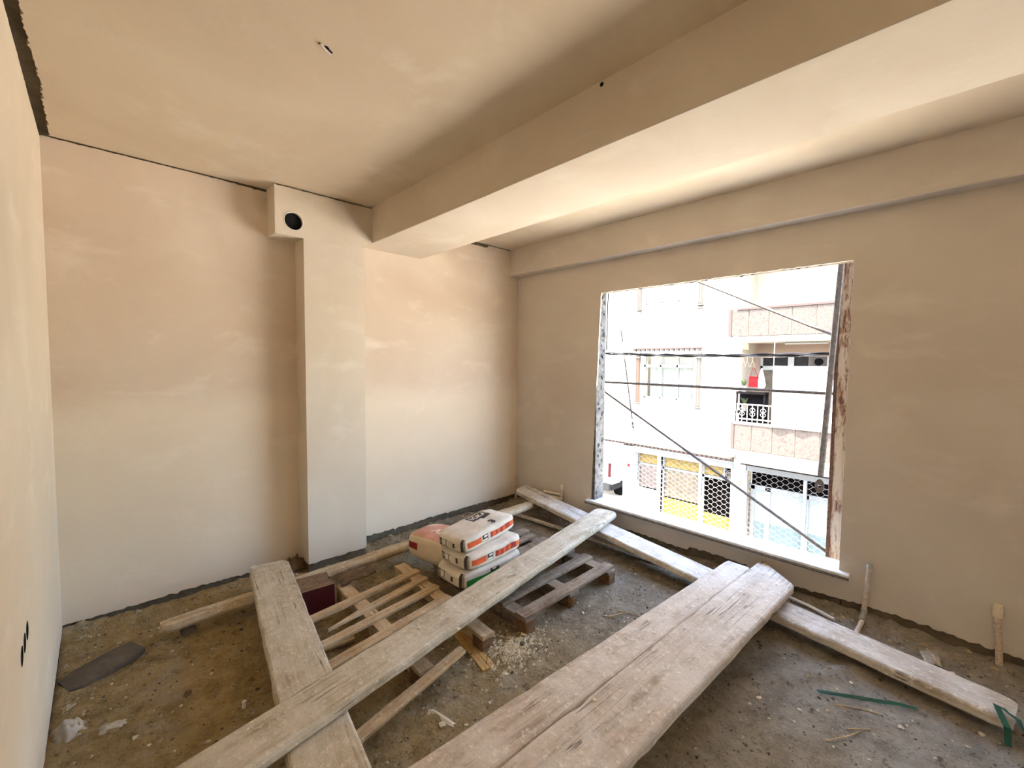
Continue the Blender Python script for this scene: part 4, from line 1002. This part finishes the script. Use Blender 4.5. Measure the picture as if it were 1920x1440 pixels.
# balcony bay on the right
BX, BY0, BY1 = F - 0.5, 0.93, -4.6
mb = MB(); mb.box(F + 1.0, BY1, -1.0, F + 1.2, 0.60, 6.6); mb.box(F + 1.0, 0.60, -1.0, F + 1.2, BY0, 6.6); bp(mb, 'loggia_wall', M['loggia'])
mb = MB(); mb.box(F - 0.02, BY0 - 0.12, -0.74, F + 1.2, BY0 + 0.0, 6.6); bp(mb, 'loggia_side_wall', M['soffit'])
for z in (-0.88, 2.10, 5.08):
    mb = MB(); mb.box(BX, BY1, z, F + 1.2, BY0 - 0.16, z + 0.14); bp(mb, 'balcony_slab', M['soffit'])
for z, ph, ys in ((-0.74, 0.74, (0.78, 0.35, -0.13, -0.63, -1.13, -1.63, -2.13, -2.63, -3.13)), (2.24, 0.74, (0.93, 0.51, 0.04, -0.46, -0.96, -1.46, -1.96, -2.46, -2.96))):
    mb = MB(); mb.box(BX + 0.03, BY1, z, BX + 0.13, BY0 - 0.16, z + ph - 0.05)
    par = bp(mb, 'parapet', M['soffit'])
    for a, b in zip(ys, ys[1:]):
        mb = MB(); mb.cbox(BX - 0.01, b + 0.008, z + 0.01, BX + 0.04, a - 0.008, z + ph - 0.055, 0.006); bp(mb, 'panel', M['panel'], par)
    mb = MB(); mb.box(BX - 0.03, BY1, z + ph - 0.05, BX + 0.15, BY0 - 0.13, z + ph); bp(mb, 'coping', M['terracotta'] if z > 0 else M['soffit'], par)
    mb = MB(); mb.box(BX - 0.02, ys[0], z, BX + 0.14, ys[0] + 0.08, z + ph - 0.02); bp(mb, 'end_trim', M['terracotta'], par)
mb = MB(); mb.box(BX + 0.06, BY1, -1.09, F + 0.05, BY0 - 0.2, -0.88); mb.box(BX + 0.02, BY1, -1.12, F + 0.3, BY0 - 0.33, -1.09, 1); bp(mb, 'shop_canopy', [M['soffit'], M['shop_dark']])  # dark strip under the canopy paints in the soffit's shadow line
# window and door at the back of the loggia
LX = F + 1.0
mb = MB()
for a, b in ((0.64, 0.58), (-0.04, -0.18), (-0.92, -1.0), (-1.62, -1.70)): mb.box(LX - 0.06, a, -0.70, LX, b, 1.80)
for a, b in ((1.74, 1.80), (1.36, 1.48)): mb.box(LX - 0.06, 0.64, a, LX, -1.70, b)
mb.box(LX - 0.06, 0.30, -0.70, LX, 0.24, 1.40); mb.box(LX - 0.05, -0.04, -0.7, LX, -1.7, 0.1)
lw = bp(mb, 'balcony_window', M['white_metal'])
for a, b in ((0.58, -0.04), (-0.18, -0.50), (-0.52, -0.92), (-1.0, -1.62)):
    mb = MB(); mb.box(LX - 0.02, a, 1.48, LX - 0.01, b, 1.74); bp(mb, 'pane', M['dark_curtain'] if b != -0.92 else M['mauve_glass'], lw)
mb = MB(); mb.box(LX - 0.02, 0.58, -0.6, LX - 0.01, 0.30, 1.36); bp(mb, 'door_pane', M['brown_goods'], lw)
mb = MB(); mb.box(LX - 0.02, 0.24, -0.6, LX - 0.01, -1.62, 1.36); bp(mb, 'pane', M['mauve_glass'], lw)
mb = MB(); mb.tube([(LX - 0.03, -0.74, 1.60), (LX - 0.07, -0.74, 1.60)], 0.095, 20); bp(mb, 'vent_fan', M['shop_dark'], lw)
mb = MB(); mb.tube([(BX + 0.5, -0.2, 2.06), (BX + 0.5, -1.1, 2.06)], 0.03, 8); bp(mb, 'strip_lamp', M['white_metal'])
# railing
mb = MB(); rx = BX + 0.05
for z in (0.09, 0.47): mb.box(rx - 0.015, BY1, z - 0.012, rx + 0.015, 0.75, z + 0.018)
rail = bp(mb, 'railing', M['white_metal'])
for k in range(20):
    y = 0.74 - k * 0.125; mb = MB(); mb.box(rx - 0.008, y - 0.009, 0.0, rx + 0.008, y + 0.009, 0.47); bp(mb, 'baluster', M['white_metal'], rail)
    if k % 2 and k < 9:
        mb = MB()
        for sg in (-1, 1):
            mb.tube([(rx, y + sg * (0.012 + 0.05 * abs(math.sin(t * PI / 10))), 0.28 + sg * 0 + (t - 10) * 0.011) for t in range(0, 21)], 0.006, 5)
        bp(mb, 'scroll', M['white_metal'], rail)
# shops
def grille(y0, y1, z0, z1, x, lam=0.25, row=0.072, r=0.0055):
    mb = MB(); k = 0; z = z1
    while z > z0:
        pts = []; n = int((y1 - y0) / lam * 8)
        for i in range(n + 1):
            y = y0 + (y1 - y0) * i / n; a = 2 * PI * y / lam + (PI if k % 2 else 0); s_ = math.sin(a)
            pts.append((x + (0.004 if k % 2 else -0.004), y, z + row * 0.5 * (1 if s_ > 0 else -1) * abs(s_) ** 0.55))
        mb.tube(pts, r, 4, caps=False); z -= row; k += 1
    return mb
# left shop
y0, y1 = 0.955, 4.05
mb = MB(); mb.box(F + 0.02, y0, -1.40, F + 0.30, y1, -1.23); sh = bp(mb, 'shop_front', M['shutter_box'])
for y, w in ((3.17, 0.045), (1.87, 0.03), (0.975, 0.03), (4.03, 0.03)):
    mb = MB(); mb.box(F + 0.02, y - w, GZ, F + 0.10, y + w, -1.40); bp(mb, 'guide_post', M['white_metal'], sh)
tag(bp(grille(y0, y1, GZ + 0.05, -1.42, F + 0.07), 'grille', M['steel'], sh), kind='stuff')
GX = F + 0.30
for (a, b, z0_, z1_, mat, nm) in ((1.30, 1.84, -1.75, -1.47, 'yellow_sign', 'sign_panel'), (1.90, 3.10, -1.75, -1.47, 'yellow_sign', 'sign_panel'), (3.24, 3.98, -1.75, -1.47, 'yellow_sign', 'sign_panel'),
                             (3.26, 3.95, -2.55, -1.84, 'mauve_glass', 'glazing'), (3.24, 3.98, GZ, -2.60, 'white_metal', 'kick_panel'), (1.92, 3.08, -2.70, -1.84, 'brown_goods', 'glazing'), (1.90, 3.10, -3.25, -2.75, 'yellow_sign', 'kick_panel'),
                             (1.00, 1.84, -3.25, -2.90, 'yellow_sign', 'counter')):
    mb = MB(); mb.box(GX, a, z0_, GX + 0.03, b, z1_); bp(mb, nm, M[mat], sh)
mb = MB()
for a in (1.84, 3.10, 3.98): mb.box(GX - 0.03, a, GZ, GX + 0.02, a + 0.06, -1.42)
mb.box(GX - 0.03, y0, -1.83, GX + 0.02, y1, -1.76); mb.box(GX - 0.03, 1.25, -1.76, GX + 0.02, 1.30, -1.42); bp(mb, 'glazing_bars', M['alu'], sh)
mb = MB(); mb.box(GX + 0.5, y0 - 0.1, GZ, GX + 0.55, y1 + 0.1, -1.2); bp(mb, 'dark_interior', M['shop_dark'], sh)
mb = MB()
for i in range(2): mb.tube([(GX - 0.02, 1.12 + (0.11 - 0.05 * i) * math.cos(t * PI / 12), -1.63 + (0.11 - 0.05 * i) * math.sin(t * PI / 12)) for t in range(25)], 0.010, 5)
for i in range(4): mb.tube([(GX - 0.02, 1.12, -1.63), (GX - 0.02, 1.12 + 0.11 * math.cos(i * PI / 2 + .4), -1.63 + 0.11 * math.sin(i * PI / 2 + .4))], 0.012, 5)
bp(mb, 'extractor_fan', M['steel'], sh)
# right shop
y0, y1 = -2.6, 0.605
mb = MB(); mb.box(F + 0.02, y0, -1.37, F + 0.30, y1, -1.10); sh2 = bp(mb, 'shop_front', M['shutter_box'])
for y, w in ((-0.755, 0.035), (0.60, 0.02), (-2.1, 0.035)):
    mb = MB(); mb.box(F + 0.02, y - w, GZ, F + 0.10, y + w, -1.37); bp(mb, 'guide_post', M['alu'], sh2)
tag(bp(grille(y0, y1, GZ + 0.05, -1.40, F + 0.07), 'grille', M['steel'], sh2), kind='stuff')
mb = MB(); mb.box(GX - 0.03, y0, -1.90, GX + 0.03, y1, -1.78)
for a, b in ((0.46, 0.56), (0.07, 0.20), (-0.80, -0.66), (-2.1, -2.0)): mb.box(GX - 0.03, a, GZ, GX + 0.03, b, -1.80)
mb.box(GX - 0.03, y0, -1.42, GX + 0.02, y1, -1.38); bp(mb, 'door_frame', M['alu'], sh2)
for a, b in ((0.20, 0.46), (-0.66, 0.07), (-2.0, -0.80)):
    mb = MB(); mb.box(GX, a, -2.78, GX + 0.01, b, -1.90); bp(mb, 'blind', M['curtain'], sh2)
    mb = MB(); mb.box(GX, a, GZ, GX + 0.01, b, -2.78); bp(mb, 'kick_panel', M['teal_low'], sh2)
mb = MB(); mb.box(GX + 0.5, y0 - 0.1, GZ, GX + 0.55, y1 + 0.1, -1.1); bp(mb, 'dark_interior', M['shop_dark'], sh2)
mb = MB(); mb.box(F - 0.02, 4.17, -1.92, F, 4.27, -1.82); bp(mb, 'number_plate', M['red_lamp'])
mb = MB(); mb.box(F - 0.03, 0.72, -1.80, F, 0.83, -1.70); bp(mb, 'meter_box', M['ink'])

# things on the balcony
mb = MB(); n = 40; vs = []
for i in range(n + 1):
    for j in range(13):
        y = -0.11 - 2.4 * i / n; z = 1.47 - 1.50 * j / 12; vs.append((BX - 0.06 + 0.018 * math.sin(i * 0.8 + j * 0.15) * (j / 12), y, z - 0.012 * abs(math.sin(i * PI / 8)) * (1 - j / 12)))
mb.add(vs, [(i * 13 + j, (i + 1) * 13 + j, (i + 1) * 13 + j + 1, i * 13 + j + 1) for i in range(n) for j in range(12)])
o = mb.build('awning_sheet', M['sheet'], smooth=True); so = o.modifiers.new('solid', 'SOLIDIFY'); so.thickness = 0.006
tag(o, 'large white sheet hung across the balcony opposite', 'sheet')
mb = MB(); mb.tube([(BX, -0.10, -0.02), (BX, -0.10, 2.1)], 0.012, 6); mb.tube([(BX, -0.10, 1.48), (BX, -2.6, 1.48)], 0.010, 6); tag(mb.build('sheet_pole', M['alu']), 'thin metal pole holding the edge of the white sheet', 'pole')
mb = MB(); mb.tube([(F - 0.15, 0.80, 1.72), (F - 0.15, 0.1, 1.70), (F - 0.15, -0.6, 1.72)], 0.004, 5); tag(mb.build('clothes_line', M['tube']), 'thin clothes line strung along the balcony opposite', 'line')
for k, y in enumerate((0.72, 0.63, 0.50)):
    mb = MB(); mb.tube([(F - 0.15, y, 1.74), (F - 0.15, y + 0.015, 1.715), (F - 0.15, y, 1.68), (F - 0.15, y, 1.62), (F - 0.15, y + 0.05, 1.46), (F - 0.15, y - 0.06, 1.44), (F - 0.15, y, 1.62)], 0.006, 5)
    tag(mb.build('clothes_hanger', M['rust_dark']), ('first', 'second', 'third')[k] + ' wire clothes hanger from the left on the balcony line opposite', 'hanger', 'clothes hangers on the balcony')
mb = MB(); mb.box(F - 0.2, 0.33, 0.92, F - 0.12, 0.56, 1.20); mb.tube([(F - 0.16, 0.54, 1.20), (F - 0.16, 0.49, 1.42), (F - 0.16, 0.44, 1.42), (F - 0.16, 0.36, 1.20)], 0.008, 5)
tag(mb.build('cloth_bag', M['red_cloth']), 'red cloth bag hanging above the balcony railing opposite', 'bag')
mb = MB(); vs = []
for j, (z, w) in enumerate(((1.42, 0.01), (1.30, 0.04), (1.10, 0.09), (0.96, 0.10), (0.90, 0.07))):
    vs += [(F - 0.16 + 0.05 * math.cos(a * PI / 4) * w * 10, 0.27 + w * math.sin(a * PI / 4), z) for a in range(8)]
mb.add(vs, [(j * 8 + a, j * 8 + (a + 1) % 8, (j + 1) * 8 + (a + 1) % 8, (j + 1) * 8 + a) for j in range(4) for a in range(8)])
tag(mb.build('plastic_bag', M['sheet']), 'white plastic carrier bag hanging beside the red bag on the balcony', 'bag')
def plant(label, loc, h, n, seed, pot):
    t = thing('potted_plant', label, 'plant', loc); q = random.Random(seed)
    mb = MB(); mb.tube([(0, 0, 0), (0, 0, 0.14)], [0.06, 0.08], 10); mb.build('pot', M[pot], t)
    mb = MB()
    for i in range(n):
        a = q.uniform(0, 2 * PI); r = q.uniform(0.05, 0.2); hh = h * q.uniform(0.6, 1)
        d = Vector((math.cos(a), math.sin(a), 0)); s_ = Vector((-d.y, d.x, 0)) * 0.014
        p = [Vector((0, 0, 0.12)), d * r * 0.5 + Vector((0, 0, 0.12 + hh * 0.8)), d * r + Vector((0, 0, 0.12 + hh * 0.75))]
        mb.add([p[0] - s_ * .5, p[0] + s_ * .5, p[1] + s_, p[1] - s_, p[2]], [(0, 1, 2, 3), (3, 2, 4)])
    mb.build('leaves', M['leaf'], t)
plant('spiky potted plant on a high shelf at the left end of the balcony', (F - 0.25, 0.66, 0.80), 0.26, 16, 1, 'white_metal')
plant('leafy potted plant behind the balcony railing, low on the left', (F - 0.25, 0.62, 0.28), 0.30, 18, 2, 'ink')
mb = MB(); mb.box(F - 0.40, 0.10, 0.74, F - 0.10, 0.80, 0.80); mb.box(F - 0.38, 0.76, -0.70, F - 0.34, 0.80, 0.74); mb.box(F - 0.38, 0.10, -0.70, F - 0.34, 0.14, 0.74); mb.box(F - 0.40, 0.10, 0.22, F - 0.10, 0.80, 0.28); mb.box(F - 0.12, 0.10, -0.7, F - 0.10, 0.80, 0.74)
tag(mb.build('plant_rack', M['shop_dark']), 'dark rack standing behind the balcony railing opposite', 'rack')

# the van round the corner
VX, VY = 16.0, 6.95
van = thing('van', 'white van with red tail lamps parked round the corner of the block', 'van', (VX, VY, GZ - 0.12))
mb = MB(); prof = [(0.0, 0.55), (0.0, 1.2), (0.10, 2.35), (3.6, 2.40), (4.3, 1.55), (5.0, 1.25), (5.1, 0.55)]
n = len(prof); mb.add([(x, 0, z) for x, z in prof] + [(x, 1.95, z) for x, z in prof], [tuple(range(n)), tuple(range(n, 2 * n))[::-1]] + [(i, (i + 1) % n, (i + 1) % n + n, i + n) for i in range(n)]); mb.build('body', M['van_white'], van)
mb = MB(); mb.cbox(-0.14, -0.02, 0.38, 0.05, 1.97, 0.66, 0.03); mb.build('bumper', M['van_grey'], van)
mb = MB(); mb.cbox(0.05, -0.015, 0.36, 5.0, 0.10, 0.62, 0.02); mb.build('side_skirt', M['van_grey'], van)
for y in (0.02, 1.80):
    mb = MB(); mb.cbox(-0.03, y, 0.95, 0.03, y + 0.13, 1.55, 0.01); mb.build('tail_lamp', M['red_lamp'], van)
for x in (0.85, 4.2):
    for y in (0.02, 1.75):
        mb = MB(); mb.tube([(x, y - 0.03, 0.33), (x, y + 0.19, 0.33)], 0.33, 20); mb.build('wheel', M['tyre'], van)
mb = MB(); mb.cbox(-0.01, 0.45, 1.35, 0.10, 1.5, 2.1, 0.02); mb.build('rear_window', M['mauve_glass'], van)
mb = MB(); mb.box(14, 12.5, GZ - 0.2, 45, 16, 7); mb.box(36, -10, GZ - 0.2, 40, 16, 7)
o = mb.build('side_building', M['facade_side']); tag(o, 'plain white building down the side street behind the van', 'building')
